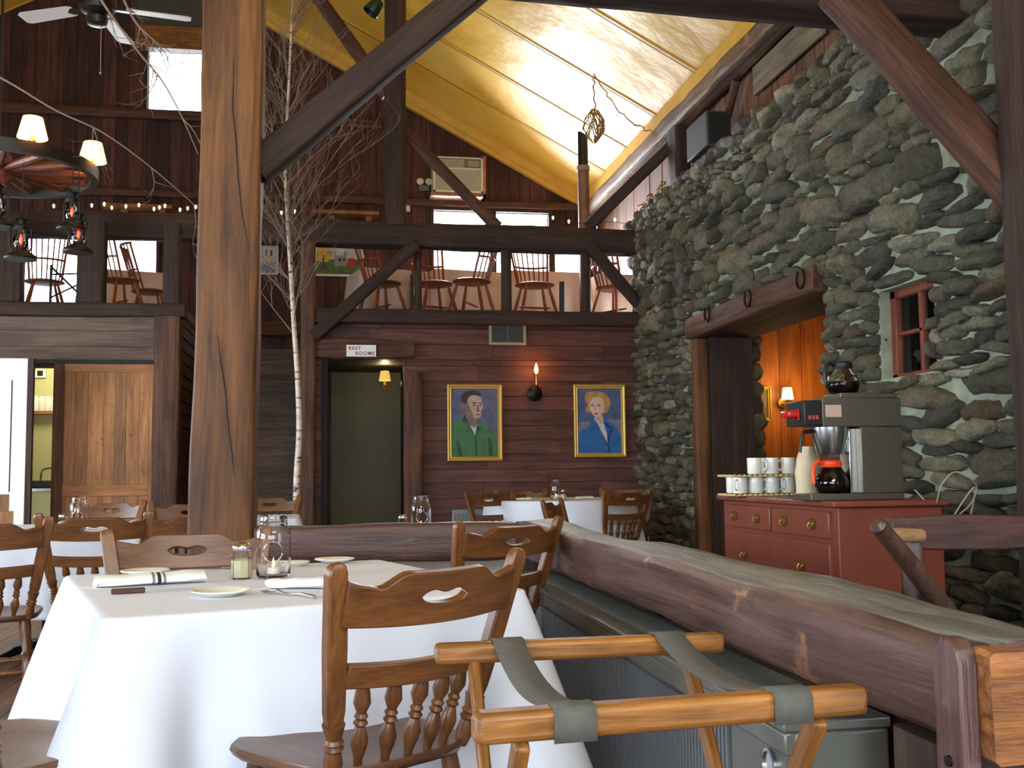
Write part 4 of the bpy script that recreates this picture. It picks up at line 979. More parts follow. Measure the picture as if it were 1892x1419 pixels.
# filter paper stack / paper bag behind
mb = MB(); n = 16; vs = []; fs = []
M['paper'] = plain('pale_paper_bag', (214, 196, 160), .85, var=.1, scale=12)
for i, (w_, z) in enumerate(((.06, 0), (.06, .06), (.07, .13), (.058, .20), (.03, .26))):
    for k in range(n):
        a = 2*math.pi*k/n; vs.append((w_*math.cos(a)*(1+.1*math.sin(5*a+i)), .045*math.sin(a)*(1+.1*math.cos(3*a)), z))
for i in range(4):
    for k in range(n): fs.append((i*n+k, i*n+(k+1) % n, (i+1)*n+(k+1) % n, (i+1)*n+k))
fs.append(tuple(range(n))[::-1]); fs.append(tuple(4*n+k for k in range(n)))
o = MB().add(vs, fs).build('paper_bag', M['paper']); o.location = (bx+.16, by+.36, CZ); tag(o, 'crumpled pale paper bag behind the orange collared coffee pot', 'bag')
# mugs between two wicker trays
M['mug'] = plain('white_mug_glaze', (230, 230, 220), .2); M['wicker'] = plain('pale_wicker', (206, 184, 128), .7, var=.2, scale=120)
def tray(label, x, y, z, lx=.20, ly=.56):
    mb = MB(); mb.box((-lx/2, -ly/2, 0), (lx/2, ly/2, .006)); n = 48
    for k in range(n):
        for e_ in (0,):
            f = k/n
            per_ = 2*(lx+ly); s_ = f*per_
            if s_ < lx: p = (-lx/2+s_, -ly/2)
            elif s_ < lx+ly: p = (lx/2, -ly/2+s_-lx)
            elif s_ < 2*lx+ly: p = (lx/2-(s_-lx-ly), ly/2)
            else: p = (-lx/2, ly/2-(s_-2*lx-ly))
            mb.lathe([(.002, 0), (.013, .003), (.013, .010), (.004, .014)], 8, c=(p[0], p[1], 0))
    o = mb.build('wicker_tray', M['wicker']); o.location = (x, y, z); o.rotation_euler = (0, 0, 0); return tag(o, label, 'tray', 'wicker mug trays')
MX, MY = 2.44, 5.64
tray('lower pale wicker tray of mugs on the red chest', MX, MY, CZ, .50, .24)
tray('upper pale wicker tray resting on the row of mugs', MX, MY, CZ+.014+.092, .50, .24)
mug0 = None
def mk_mug():
    t = thing('coffee_mug', 'x', 'mug', (0, 0, 0), 0, 'white mugs on wicker trays')
    pr = [(.030, 0), (.037, .002), (.040, .010), (.041, .088), (.0405, .091), (.038, .091), (.037, .012), (.002, .008)]
    MB().lathe(pr, 24, caps=False).build('body', M['mug'], t, angle=50)
    MB().tube([(.040, 0, .075), (.058, 0, .076), (.068, 0, .062), (.068, 0, .038), (.056, 0, .022), (.040, 0, .018)], .0055, 8).build('handle', M['mug'], t); return t
mugs = []; k = 0
for iy in range(2):
    for ix in range(5): mugs.append((MX-.19+.094*ix, MY-.05+.094*iy, CZ+.0145, 'lower'))
for (ix, iy) in ((1, 0), (2, 0), (3, 0), (2, 1)): mugs.append((MX-.20+.10*ix, MY-.05+.094*iy, CZ+.014+.092+.0145, 'upper'))
m0 = mk_mug()
for i, (x, y, z, w_) in enumerate(mugs):
    if w_ == 'lower': lab = 'white mug under the upper tray, %s of the %s row' % (('leftmost', 'second from left', 'middle one', 'second from right', 'rightmost')[i % 5], 'front' if i < 5 else 'back')
    else: lab = 'white mug on top of the upper tray, %s' % ('at the left', 'in the middle of the front', 'nearest the brewer', 'behind the middle one')[i-10]
    a = R((-20 if i % 3 else 200)+random.uniform(-25, 25))
    if i == 0: m0.location = (x, y, z); m0.rotation_euler = (0, 0, a); m0['label'] = lab; 
    else: dup(m0, (x, y, z), a, lab)
# pale cord looped in front of the stones
pts = [PY(x, y, 4.4+d) for x, y, d in ((1690, 905, .2), (1725, 935, .1), (1740, 895, 0), (1765, 872, 0), (1795, 885, 0), (1805, 905, .05), (1790, 935, .1), (1762, 955, .1), (1800, 900, .05), (1795, 945, .1), (1780, 1000, .15))]
def smoothpts(p, n=6):
    out = []
    for i in range(len(p)-1):
        p0, p1, p2, p3 = p[max(i-1, 0)], p[i], p[i+1], p[min(i+2, len(p)-1)]
        for k in range(n):
            t_ = k/n; out.append(.5*((2*p1)+(-p0+p2)*t_+(2*p0-5*p1+4*p2-p3)*t_*t_+(-p0+3*p1-3*p2+p3)*t_**3))
    out.append(p[-1]); return out
M['cord'] = plain('pale_cord', (168, 156, 136), .6)
tag(MB().tube(smoothpts(pts), .0035, 6).build('power_cord', M['cord']), 'pale looped power cord hanging before the stones right of the chest', 'cord')
# ---------------------------------------------------------------- portraits
def frame_pic(name, label, x0, y0, x1, y1, Y, fw, layers, cat='painting', fmat=None):
    a = PY(x0, y0, Y); b = PY(x1, y1, Y); x_, z_ = a.x, b.z; Wd, Hd = b.x-a.x, a.z-b.z
    t = thing(name, label, cat, (x_, Y, z_))
    mb = MB(); pr = [(0, 0), (0, .03), (fw*.25, .034), (fw*.6, .018), (fw*.85, .024), (fw, .014), (fw, 0)]
    cs = [(0, 0, 1, 1), (Wd, 0, -1, 1), (Wd, Hd, -1, -1), (0, Hd, 1, -1)]; vs = []; fs = []; n = len(pr)
    for cx_, cz_, sx_, sz_ in cs: vs += [(cx_+sx_*q, -d, cz_+sz_*q) for q, d in pr]
    for i in range(4):
        j = (i+1) % 4
        for k in range(n-1): fs.append((i*n+k, i*n+k+1, j*n+k+1, j*n+k))
    mb.add(vs, fs).build('frame', fmat or M['gold'], t, smooth=False)
    cw, chh = Wd-2*fw, Hd-2*fw; mb = MB(); mats = []
    mb.box((fw, -.012, fw), (Wd-fw, 0, Hd-fw), 0)
    mats.append(layers[0][1])
    for li, (poly, mt) in enumerate(layers[1:]):
        if mt not in mats: mats.append(mt)
        pp = [(fw+u*cw, fw+(1-v)*chh) for u, v in poly]
        mb.prism(pp, 0, .0125+.0004*li, Matrix.Rotation(R(90), 4, 'X'), mats.index(mt))
    mb.build('canvas', mats, t, smooth=False); return t
pc = {}
def pm(n, c, var=.18): 
    if n not in pc: pc[n] = plain('paint_'+n, c, .6, var=var, scale=14)
    return pc[n]
def cr_poly(p, n=5):   # smooth closed polygon
    out = []; m_ = len(p)
    for i in range(m_):
        p0, p1, p2, p3 = [Vector(p[(i+k-1) % m_]) for k in range(4)]
        for k in range(n):
            t_ = k/n; q = .5*((2*p1)+(-p0+p2)*t_+(2*p0-5*p1+4*p2-p3)*t_*t_+(-p0+3*p1-3*p2+p3)*t_**3); out.append((min(1, max(0, q.x)), min(1, max(0, q.y))))
    return out
def S(*pts, X0=175, X1=590, Y0=145, Y1=765, sm=True):
    p = [((x-X0)/(X1-X0), (y-Y0)/(Y1-Y0)) for x, y in pts]; return cr_poly(p) if sm else [(min(1, max(0, a)), min(1, max(0, b))) for a, b in p]
skin, skin_d, hair, grn, grn_d, shirt = pm('skin', (176, 146, 132)), pm('skin_shade', (120, 92, 88)), pm('dark_hair', (40, 38, 42)), pm('green_jacket', (58, 104, 62)), pm('green_fold', (34, 66, 44)), pm('pale_shirt', (190, 186, 178))
man = [(None, pm('slate_blue', (84, 84, 112), .25)),
 (S((200, 640), (420, 560), (590, 520), (590, 765), (180, 765)), pm('mauve_ground', (108, 84, 106), .25)),
 (S((180, 470), (250, 430), (290, 400), (340, 470), (400, 450), (470, 465), (540, 510), (570, 620), (580, 765), (185, 765)), grn),
 (S((300, 360), (395, 360), (400, 420), (385, 500), (330, 470), (290, 420)), skin_d),
 (S((330, 475), (385, 500), (400, 470), (392, 560), (382, 575), sm=False), shirt),
 (S((262, 280), (280, 275), (290, 320), (272, 335)), skin_d),
 (S((285, 230), (330, 200), (430, 205), (448, 260), (455, 320), (440, 345), (438, 395), (400, 420), (350, 390), (300, 330)), skin),
 (S((285, 240), (310, 240), (335, 300), (370, 395), (330, 370), (295, 320)), skin_d),
 (S((265, 270), (262, 210), (300, 170), (380, 158), (430, 180), (438, 215), (400, 205), (350, 205), (318, 240), (300, 285), (280, 270)), hair),
 (S((362, 272), (392, 268), (394, 276), (364, 281)), hair), (S((420, 272), (446, 270), (446, 277), (422, 279)), hair),
 (S((366, 292), (388, 290), (388, 300), (368, 300)), hair), (S((424, 292), (443, 290), (443, 299), (426, 299)), hair),
 (S((404, 290), (412, 290), (424, 350), (402, 352)), skin_d), (S((392, 377), (432, 374), (428, 384), (398, 386)), pm('lip', (128, 70, 66))),
 (S((262, 440), (290, 378), (318, 450), (300, 452), sm=False), pm('navy_collar', (44, 46, 64))),
 (S((318, 460), (335, 480), (384, 575), (370, 560), sm=False), grn_d), (S((384, 575), (400, 480), (445, 515), (420, 520), sm=False), grn_d), (S((380, 575), (390, 575), (396, 765), (386, 765), sm=False), grn_d),
 (S((500, 600), (520, 590), (535, 765), (505, 765), sm=False), grn_d), (S((215, 620), (235, 630), (265, 765), (235, 765), sm=False), grn_d)]
frame_pic('portrait_painting', 'gold framed portrait of a dark haired person in a green jacket on the board wall', 826, 711, 928, 851, YB-.045, .045, man)
W2 = dict(X0=1330, X1=1720, Y0=130, Y1=735)
blu, blu_d, blond = pm('blue_jacket', (30, 92, 150)), pm('blue_fold', (18, 50, 96)), pm('blond_hair', (168, 128, 66), .3)
skl = pm('light_skin', (204, 170, 152))
wom = [(None, pm('dusk_blue', (70, 84, 118), .25)),
 (S((1330, 480), (1430, 440), (1640, 420), (1720, 450), (1720, 735), (1330, 735), **W2), pm('haze_mauve', (120, 110, 124), .2)),
 (S((1350, 735), (1350, 540), (1420, 490), (1470, 400), (1600, 430), (1680, 510), (1715, 600), (1718, 735), **W2), blu),
 (S((1400, 180), (1450, 155), (1530, 155), (1590, 185), (1622, 250), (1615, 310), (1590, 360), (1560, 360), (1430, 350), (1395, 330), (1415, 280), (1395, 230), **W2), blond),
 (S((1472, 405), (1505, 398), (1556, 440), (1588, 560), (1592, 655), (1545, 575), sm=False, **W2), shirt),
 (S((1490, 385), (1556, 372), (1560, 452), (1535, 462), (1505, 425), sm=False, **W2), skin),
 (S((1435, 240), (1470, 205), (1530, 205), (1560, 240), (1566, 300), (1556, 355), (1500, 404), (1462, 370), (1438, 310), **W2), skl),
 (S((1420, 245), (1430, 190), (1500, 175), (1560, 205), (1570, 240), (1530, 212), (1470, 215), (1440, 260), **W2), blond),
 (S((1448, 283), (1470, 280), (1470, 289), (1450, 291), **W2), hair), (S((1508, 285), (1532, 284), (1532, 293), (1510, 294), **W2), hair),
 (S((1444, 272), (1470, 266), (1470, 270), (1446, 277), **W2), blond), (S((1506, 270), (1536, 270), (1536, 275), (1508, 275), **W2), blond),
 (S((1484, 290), (1490, 290), (1496, 334), (1478, 335), **W2), skin), (S((1474, 359), (1510, 360), (1500, 372), (1482, 372), **W2), pm('red_lip', (160, 60, 56))),
 (S((1432, 520), (1470, 512), (1466, 522), (1434, 528), sm=False, **W2), blu_d), (S((1484, 440), (1490, 438), (1594, 655), (1586, 660), sm=False, **W2), blu_d), (S((1608, 520), (1640, 512), (1620, 550), (1594, 640), (1596, 560), sm=False, **W2), blu_d), (S((1560, 430), (1600, 470), (1640, 512), (1600, 500), (1562, 455), sm=False, **W2), blu_d),
 (S((1588, 655), (1596, 650), (1606, 735), (1596, 735), sm=False, **W2), blu_d), (S((1576, 684), (1584, 682), (1584, 694), (1577, 694), **W2), shirt)]
frame_pic('portrait_painting', 'gold framed portrait of a blond person in a blue jacket near the stone wall', 1059, 711, 1156, 844, YB-.045, .045, wom)
# paintings on the gable wall seen under the loft beam
rl = lambda x0, y0, x1, y1: [(x0, y0), (x1, y0), (x1, y1), (x0, y1)]
sky_, hill, hus, redb, tree, snow = pm('pale_sky', (170, 176, 188)), pm('green_hill', (70, 92, 44), .4), pm('white_house', (190, 190, 186)), pm('red_barn', (160, 44, 36)), pm('yellow_leaves', (190, 160, 60), .5), pm('snow', (150, 166, 190))
land = [(None, sky_), (cr_poly([(0, .55), (.3, .45), (.7, .5), (1, .45), (1, 1), (0, 1)]), hill), (rl(.42, .15, .68, .7), pm('grey_house', (130, 132, 138))), (rl(.45, .05, .62, .3), hus), (rl(.70, .40, .86, .72), redb), (rl(.5, .4, .56, .52), hair), (rl(.6, .4, .65, .52), hair),
        (cr_poly([(.0, .1), (.12, .02), (.3, .1), (.38, .35), (.25, .55), (.05, .5)]), tree), (rl(.17, .3, .20, .8), hair)]
frame_pic('landscape_painting', 'country landscape painting with yellow tree and red building on the gable wall', 578, 452, 672, 512, YG-.035, .03, land, 'painting', M['white'])
town = [(None, snow), (rl(.35, .1, .95, .7), hus), (rl(.45, .2, .55, .4), hair), (rl(.7, .2, .8, .4), hair), (cr_poly([(0, .6), (.5, .7), (1, .6), (1, 1), (0, 1)]), pm('blue_shadow', (96, 116, 150)))]
frame_pic('town_painting', 'winter street painting on the gable wall between the massive post and the birch', 470, 448, 514, 508, YG-.035, .025, town, 'painting', M['white'])
# ---------------------------------------------------------------- sign, vent, lamps
def text_mesh(s, size, mat, parent, loc, ext=.002, name='lettering'):
    c = bpy.data.curves.new('txt', 'FONT'); c.body = s; c.size = size; c.extrude = ext; c.align_x = 'CENTER'; c.align_y = 'CENTER'; c.space_character = 1.25; c.offset = size*.02
    o = bpy.data.objects.new('txt', c); COL.objects.link(o); bpy.context.view_layer.update()
    me = bpy.data.meshes.new_from_object(o.evaluated_get(bpy.context.evaluated_depsgraph_get())); bpy.data.objects.remove(o); bpy.data.curves.remove(c)
    me.materials.clear(); me.materials.append(mat); r = bpy.data.objects.new(name, me); COL.objects.link(r); r.parent = parent; r.location = loc; r.rotation_euler = (R(90), 0, 0); return r
a, b = PY(640, 637, YB-.13), PY(695, 659, YB-.13); t = thing('restroom_sign', 'white sign lettered REST ROOMS in red on the header board', 'sign', (a.x, YB-.13, b.z))
sw, sh = b.x-a.x, a.z-b.z; MB().box((0, 0, 0), (sw, .015, sh)).build('board', M['white'], t, bevel=.002)
M['signred'] = plain('sign_red', (150, 40, 34), .6)
text_mesh('REST', .050, M['signred'], t, (sw*.28, -.001, sh*.70)); text_mesh('ROOMS', .050, M['signred'], t, (sw*.62, -.001, sh*.27))
a, b = PY(903, 588, YB-.03), PY(972, 638, YB-.03); t = thing('vent_grille', 'tan framed metal vent grille above the portraits', 'vent', (a.x, YB-.045, b.z)); sw, sh = b.x-a.x, a.z-b.z
M['vent'] = plain('tan_vent_metal', (150, 132, 110), .5); M['vent_dk'] = plain('grey_vent', (84, 88, 88), .5)
MB().box((0, 0, 0), (sw, .02, .03)).box((0, 0, sh-.03), (sw, .02, sh)).box((0, 0, .03), (.03, .02, sh-.03)).box((sw-.03, 0, .03), (sw, .02, sh-.03)).build('frame', M['vent'], t, bevel=.003)
mb = MB(); x = .034
while x < sw-.034: mb.box((x, .004, .03), (x+.004, .018, sh-.03)); x += .013
z = .04
while z < sh-.03: mb.box((.03, .006, z), (sw-.03, .01, z+.003)); z += .02
mb.box((sw*.5-.006, .0, .03), (sw*.5+.006, .018, sh-.03)); mb.build('louvres', M['vent_dk'], t, smooth=False); MB().box((.03, .02, .03), (sw-.03, .022, sh-.03)).build('backing', M['void'], t)
def plight(name, loc, e, col, r=.03):
    l = bpy.data.lights.new(name, 'POINT'); l.energy = e; l.color = col; l.shadow_soft_size = r; o = bpy.data.objects.new(name, l); COL.objects.link(o); o.location = loc; return o
p = PY(988, 727, YB-.03); t = thing('candle_sconce', 'round dark iron wall sconce with a glowing orange bulb between the two portraits', 'wall lamp', tuple(p))
MB().lathe([(.001, .05), (.03, .048), (.055, .03), (.072, .018), (.082, .012), (.085, 0)], 28, M=Matrix.Rotation(R(90), 4, 'X')).build('back_plate', M['iron'], t)
MB().tube([(0, -.03, .0), (0, -.09, -.02), (0, -.105, .02), (0, -.105, .08)], [.012, .012, .013, .014], 10).build('arm', M['iron'], t)
MB().lathe([(.016, .08), (.018, .09), (.011, .095), (.010, .20), (.012, .205)], 12, c=(0, -.105, 0)).build('candle_tube', M['brass'], t)
MB().lathe([(.009, .205), (.020, .225), (.023, .25), (.015, .285), (.002, .32)], 14, c=(0, -.105, 0)).build('bulb', M['bulb'], t)
plight('sconce_light', p+Vector((0, -.17, .26)), 3.2, (1, .35, .10))
p = PY(738, 705, 12.0); p.x = .84-.0; q = PY(711, 692, 11.9); t = thing('hall_sconce', 'small brass wall lamp with a yellow shade inside the restroom corridor', 'wall lamp', (.835, 11.9, q.z-.1))
dx = q.x-.835
M['shade_y'] = emit('yellow_lit_shade', (236, 190, 90), .8)
MB().lathe([(.03, 0), (.034, .01)], 16, M=Matrix.Rotation(R(-90), 4, 'Y')).build('back_plate', M['brass'], t)
MB().tube(smoothpts([Vector(v) for v in ((-.01, 0, 0), (-.05, 0, .03), (-.06, 0, -.04), (dx*.6, 0, -.09), (dx, 0, -.06), (dx, 0, .0))]), .007, 8).build('arm', M['brass'], t)
MB().lathe([(.045, -.0), (.02, .005), (.014, .03)], 16, c=(dx, 0, -.02)).build('candle_cup', M['brass'], t)
MB().lathe([(.068, .03), (.048, .14)], 24, c=(dx, 0, 0), caps=False).build('lamp_shade', M['shade_y'], t)
plight('hall_light', (.835+dx, 11.9, q.z+.06), 4.0, (1, .75, .4), .02)
# lamp and picture in the next room
p = PY(1463, 742, 10.1); t = thing('shaded_lamp', 'little lit wall lamp with pleated shade on the amber panelling beyond the stone passage', 'wall lamp', (p.x, 10.33, p.z))
MB().lathe([(.045, 0), (.05, .012)], 16, M=Matrix.Rotation(R(90), 4, 'X')).build('back_plate', M['brass'], t)
MB().tube([(0, 0, 0), (0, -.1, -.02), (0, -.13, .02), (0, -.13, .04)], .009, 8).build('arm', M['brass'], t)
MB().lathe([(.062, .03), (.045, .15)], 20, c=(0, -.13, 0), caps=False).build('lamp_shade', emit('warm_shade_next_room', (255, 214, 140), 5), t)
plight('next_room_lamp_light', (p.x, 10.05, p.z+.1), 9, (1, .62, .25), .05)
frame_pic('framed_picture', 'small gold framed picture on the amber panelling beyond the stone passage', 1392, 714, 1424, 778, 10.32, .035, [(None, pm('olive_picture', (90, 72, 44), .3))], 'picture')
plight('next_room_ceiling_light', (5.0, 8.6, 2.4), 15, (1, .6, .28), .2)
# ---------------------------------------------------------------- kitchen opening
plight('kitchen_light', (-2.9, 11.5, 2.4), 45, (1, .95, .62), .2)
a, b = PY(100, 672, YL-.06), PY(288, 950, YL-.06); b.z = .01; t = thing('sliding_door', 'knotty pine plank sliding door with dark stains left of the brown corner post', 'door', (a.x, YL-.07, 0)); dw, dh = b.x-a.x, a.z
mb = MB(); x = .10
while x < dw-.10: wd = random.uniform(.09, .15); wd = min(wd, dw-.08-x); mb.box((x, .012, .05), (x+wd-.004, .03, dh-.06)); x += wd
mb.build('planks', M['pine_door'], t, smooth=False)
M['pine_x'] = wood('knotty_pine_rail', (140, 84, 42), (190, 130, 74), 'X', .55, .9, .1, .3, wear=(84, 50, 30))
MB().box((0, 0, 0), (.10, .035, dh)).build('stile', M['timber'], t, bevel=.003); MB().box((dw-.08, 0, 0), (dw, .035, dh)).build('stile', M['pine_door'], t, bevel=.003)
for z0, z1 in ((0, .12), (.86, .97), (dh-.08, dh)): MB().box((.10, 0, z0), (dw-.08, .035, z1)).build('cross_rail', M['pine_x'], t, bevel=.003)
MB().box((-.3, -.01, dh), (dw+.0, .04, dh+.04)).build('top_track', M['iron'], t)
struct(MB().box((-3.75, YL, 2.10), (-1.5, YL+.05, 2.14)).build('trim_6', M['timber_dk']))
q = PY(52, 662, YL-.6); t = thing('open_door', 'brown door standing open at the left edge, daylight glare painted on it in pale colour', 'door', (q.x, YL-.6, 0), R(0)); dh = q.z
MB().box((-.9, 0, .0), (0, .045, dh)).build('panel', plain('glare_pale_door', (236, 232, 222), .35), t, bevel=.004)  # pale panel colour stands in for daylight glare on the brown wood
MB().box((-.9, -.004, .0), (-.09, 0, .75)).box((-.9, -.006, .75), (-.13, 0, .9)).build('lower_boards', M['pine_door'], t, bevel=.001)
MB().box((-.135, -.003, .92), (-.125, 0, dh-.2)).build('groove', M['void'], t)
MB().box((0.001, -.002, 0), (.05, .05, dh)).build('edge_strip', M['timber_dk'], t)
a, b = PY(55, 762, 12.25), PY(105, 768, 12.25); t = thing('kitchen_shelf', 'pale wooden shelf with glass jars seen in the kitchen opening', 'shelf', (a.x-.2, 12.15, a.z-.02)); MB().box((0, 0, 0), (b.x-a.x+.6, .14, .03)).build('shelf_board', M['pine_x'], t)
for k in range(4):
    q = PY(66+11*k, 760, 12.2); o = MB().lathe([(.035, 0), (.038, .01), (.038, .13), (.028, .15), (.028, .165)], 14).build('glass_jar', M['china']); o.location = (q.x, 12.2, a.z+.012); tag(o, 'clear jar on the kitchen shelf, number %s from the opening edge' % ('one', 'two', 'three', 'four')[k] if 0 else ('leftmost', 'second from left', 'second from right', 'rightmost')[k]+' jar on the pale kitchen shelf', 'jar', 'kitchen shelf jars')
a = PY(75, 902, 11.9); t = thing('kitchen_sink', 'steel sink counter with a curved tap inside the kitchen opening', 'sink', (a.x-.5, 11.7, 0)); MB().box((0, 0, 0), (1.2, .5, a.z-.03)).build('cabinet', M['kit'], t); MB().box((-.0, -.03, a.z-.03), (1.22, .52, a.z)).build('counter', M['steel'], t)
MB().tube(smoothpts([Vector(v) for v in ((.45, .4, a.z), (.45, .4, a.z+.14), (.5, .3, a.z+.2), (.62, .25, a.z+.22))]), .012, 8).build('tap', M['steel'], t)
MB().box((.25, .1, a.z), (.8, .35, a.z+.08)).build('basin', M['iron'], t, bevel=.02)
a = PY(75, 690, 12.28); t = thing('wall_socket_box', 'small white box high on the kitchen wall', 'wall box', (a.x, 12.26, a.z)); MB().box((-.06, 0, -.05), (.06, .04, .05)).build('cover', M['white'], t, bevel=.004); MB().box((-.03, -.002, -.03), (.03, 0, .03)).build('face', M['iron'], t)
# stairs between the blocks
t = thing('staircase', 'dim brown staircase rising between the massive post and the birch', 'stairs', (-1.2, 11.35, 0))
for k in range(12):
    z = .1+.215*k; MB().box((0, .14*k, 0 if k == 0 else z-.02), (1.0, .14*k+.16, z+.09)).build('tread', M['header'], t)
    if k: MB().box((0, .14*k+.01, z-.14), (1.0, .14*k+.03, z-.02)).build('riser', M['header'], t)
# ---------------------------------------------------------------- chair at the lower left corner
p = PZ(75, 1375, .465); dup(ch0, (p.x-.08, p.y+.02, 0), R(-35), 'light maple chair cut by the lower left corner, seat tucked under the front cloth', GC)
# ---------------------------------------------------------------- windsor chairs in the lofts
def make_windsor(name, label, group):
    t = thing(name, label, 'chair', group=group); wm = M['windsor']
    n = 24; rings = [(.82, .425), (1, .44), (1, .452), (.9, .46), (.4, .452)]; vs = []; fs = []
    for s, z in rings: vs += [(.215*math.cos(2*math.pi*k/n)*s, .20*math.sin(2*math.pi*k/n)*s, z) for k in range(n)]
    for i in range(4):
        for k in range(n): fs.append((i*n+k, i*n+(k+1) % n, (i+1)*n+(k+1) % n, (i+1)*n+k))
    fs.append(tuple(range(n))[::-1]); fs.append(tuple(4*n+k for k in range(n))); MB().add(vs, fs).build('seat', wm, t, angle=60)
    for sx in (-1, 1):
        for sy in (-1, 1): MB().lathe2((sx*.22, sy*.21, 0), (sx*.12, sy*.11, .43), [(.012, 0), (.017, .3), (.019, .6), (.014, 1)], 10).build('leg', wm, t)
    MB().lathe2((-.17, 0, .2), (.17, 0, .2), [(.008, 0), (.013, .5), (.008, 1)], 8).build('stretcher', wm, t)
    base = lambda a: Vector((.19*math.sin(a), -.175*math.cos(a), .455)); topp = lambda a: Vector((.25*math.sin(a), -.175*math.cos(a)-.16, .98))
    for k in range(9):
        a = R(-62+124*k/8); MB().tube([base(a), base(a).lerp(topp(a), .5), topp(a)], [.008 if 0 < k < 8 else .013]*3, 8).build('spindle' if 0 < k < 8 else 'back_post', wm, t)
    MB().tube([topp(R(-66+132*k/14)) for k in range(15)], .016, 8).build('crest_rail', wm, t)
    MB().tube([base(R(-64+128*k/14)).lerp(topp(R(-64+128*k/14)), .42) for k in range(15)], .012, 8).build('bow_rail', wm, t)
    return t
tl_ = NT('thin_lit_cloth'); d_ = tl_.new('ShaderNodeBsdfDiffuse'); d_.inputs[0].default_value = (.85, .78, .70, 1); r_ = tl_.new('ShaderNodeBsdfTranslucent'); r_.inputs[0].default_value = (.9, .72, .56, 1)
ms = tl_.new('ShaderNodeMixShader'); ms.inputs[0].default_value = .5; tl_.l.new(d_.outputs[0], ms.inputs[1]); tl_.l.new(r_.outputs[0], ms.inputs[2]); tl_.l.new(ms.outputs[0], tl_.n['Material Output'].inputs[0]); M['thin_cloth'] = tl_.m
WG = 'windsor chairs in the lofts'; zl, zll = 2.762, 2.722
w0 = make_windsor('windsor_chair', 'windsor chair behind the knee brace in the right loft, back leaning left', WG)
p = PY(706, 540, 12.2); w0.location = (p.x, 12.2, zl); w0.rotation_euler = (0, 0, R(-62)); w0.scale = (1.1,)*3
for (x, Y, rz, lab) in ((872, 11.95, 62, 'windsor chair with reddish spindles seen from below in the middle loft opening'),
                        (800, 12.15, 200, 'low windsor chair seat farther back below the middle loft chair'),
                        (988, 12.1, 185, 'windsor chair seen through the window bay right of the central railing post'),
                        (1136, 12.2, -58, 'windsor chair in the right loft next to the stone wall'),
                        (1190, 12.6, 20, 'windsor chair farthest right in the loft, beneath the nearer chair seat')):
    p = PY(x, 540, Y); dup(w0, (p.x, Y, zl), R(rz), lab, WG)
for (x, Y, rz, lab) in ((82, 11.9, 20, 'windsor chair in the first bright opening of the left loft'), (222, 11.7, -50, 'windsor chair leaning against the light in the second left loft opening'), (275, 12.4, -75, 'windsor chair behind the leaning one in the second left loft opening')):
    p = PY(x, 540, Y); dup(w0, (p.x, Y, zll), R(rz), lab, WG, .95)
for (x, Y, L, rz, z, lab, sd) in ((850, 12.95, .86, 12, zl, 'peach lit tablecloth hanging in a point in the middle loft opening', 21), (1000, 12.95, .95, 4, zl, 'glowing tablecloth in the loft right of the central railing post', 22), (715, 12.95, .8, 14, zl, 'white tablecloth behind the knee brace in the right loft', 23), (1140, 12.95, .7, 5, zl, 'tablecloth in the loft corner next to the stone wall', 24), (225, 13.2, .9, 15, zll, 'tablecloth in the second left loft opening', 25)):
    p = PY(x, 500, Y); tb = table('loft_table', lab.replace('tablecloth', 'cloth').replace(' hanging in a point', '')+', its table beneath', p.x, Y, R(rz), L, L*.85, .735, 'tables in the lofts'); tb.location.z = z
    c = cloth(lab, p.x, Y, R(rz), L+.02, L*.85+.02, .738, .50, .03, .05, sd, cdrop=.5, group='tablecloths in the lofts'); c.location.z = z; c.data.materials.clear(); c.data.materials.append(M['thin_cloth'])
a = PY(93, 560, 11.3); t = thing('folding_stand', 'black metal folding stand in the first left loft opening', 'stand', (a.x, 11.3, zll)); 
for s, (q0, q1) in enumerate((((0, 0, 0), (0, 0, .50)), ((.32, 0, 0), (.32, 0, .44)))): MB().tube([q0, q1], .014, 8).build('upright', M['black'], t)
MB().tube([(0, 0, .16), (.34, 0, .34)], .009, 6).build('cross_bar', M['black'], t); MB().tube([(0, 0, .48), (.34, 0, .14)], .012, 6).build('cross_bar', M['black'], t); MB().tube([(0, 0, .40), (.34, 0, .42)], .009, 6).build('cross_bar', M['black'], t)
# ---------------------------------------------------------------- air conditioner and wall fittings
a, b = PY(800, 288, YG-.35), PY(893, 357, YG-.35); t = thing('air_conditioner', 'cream window air conditioner on the gable wall under the yellow ceiling', 'air conditioner', (a.x, YG-.35, b.z)); sw, sh = b.x-a.x, a.z-b.z
M['acp'] = plain('cream_plastic', (206, 200, 176), .5); M['acd'] = plain('grille_shadow', (110, 106, 92), .7)
MB().box((0, .02, 0), (sw, .32, sh)).build('cabinet', M['acp'], t, bevel=.01)
f = MB(); f.box((.0, -.002, 0), (sw, .02, .03)).box((0, -.002, sh-.02), (sw, .02, sh)).box((0, -.002, 0), (.03, .02, sh)).box((sw-.03, -.002, 0), (sw, .02, sh)).box((.03, -.002, sh*.66), (sw-.03, .02, sh*.70))
f.build('front_frame', M['acp'], t, bevel=.003); mb = MB(); z = .035
while z < sh*.65: mb.box((.03, .004, z), (sw-.03, .018, z+.007)); z += .015
mb.build('louvres', M['acp'], t, smooth=False); MB().box((.03, .016, .03), (sw-.03, .0195, sh-.02)).build('grille_back', M['acd'], t)
mb = MB(); z = sh*.72
while z < sh-.04: mb.box((.06, .004, z), (sw*.62, .015, z+.006)); z += .016
mb.build('upper_vent', M['acp'], t, smooth=False); MB().box((sw*.70, .0, sh*.74), (sw-.05, .015, sh-.05)).build('controls', M['vent'], t)
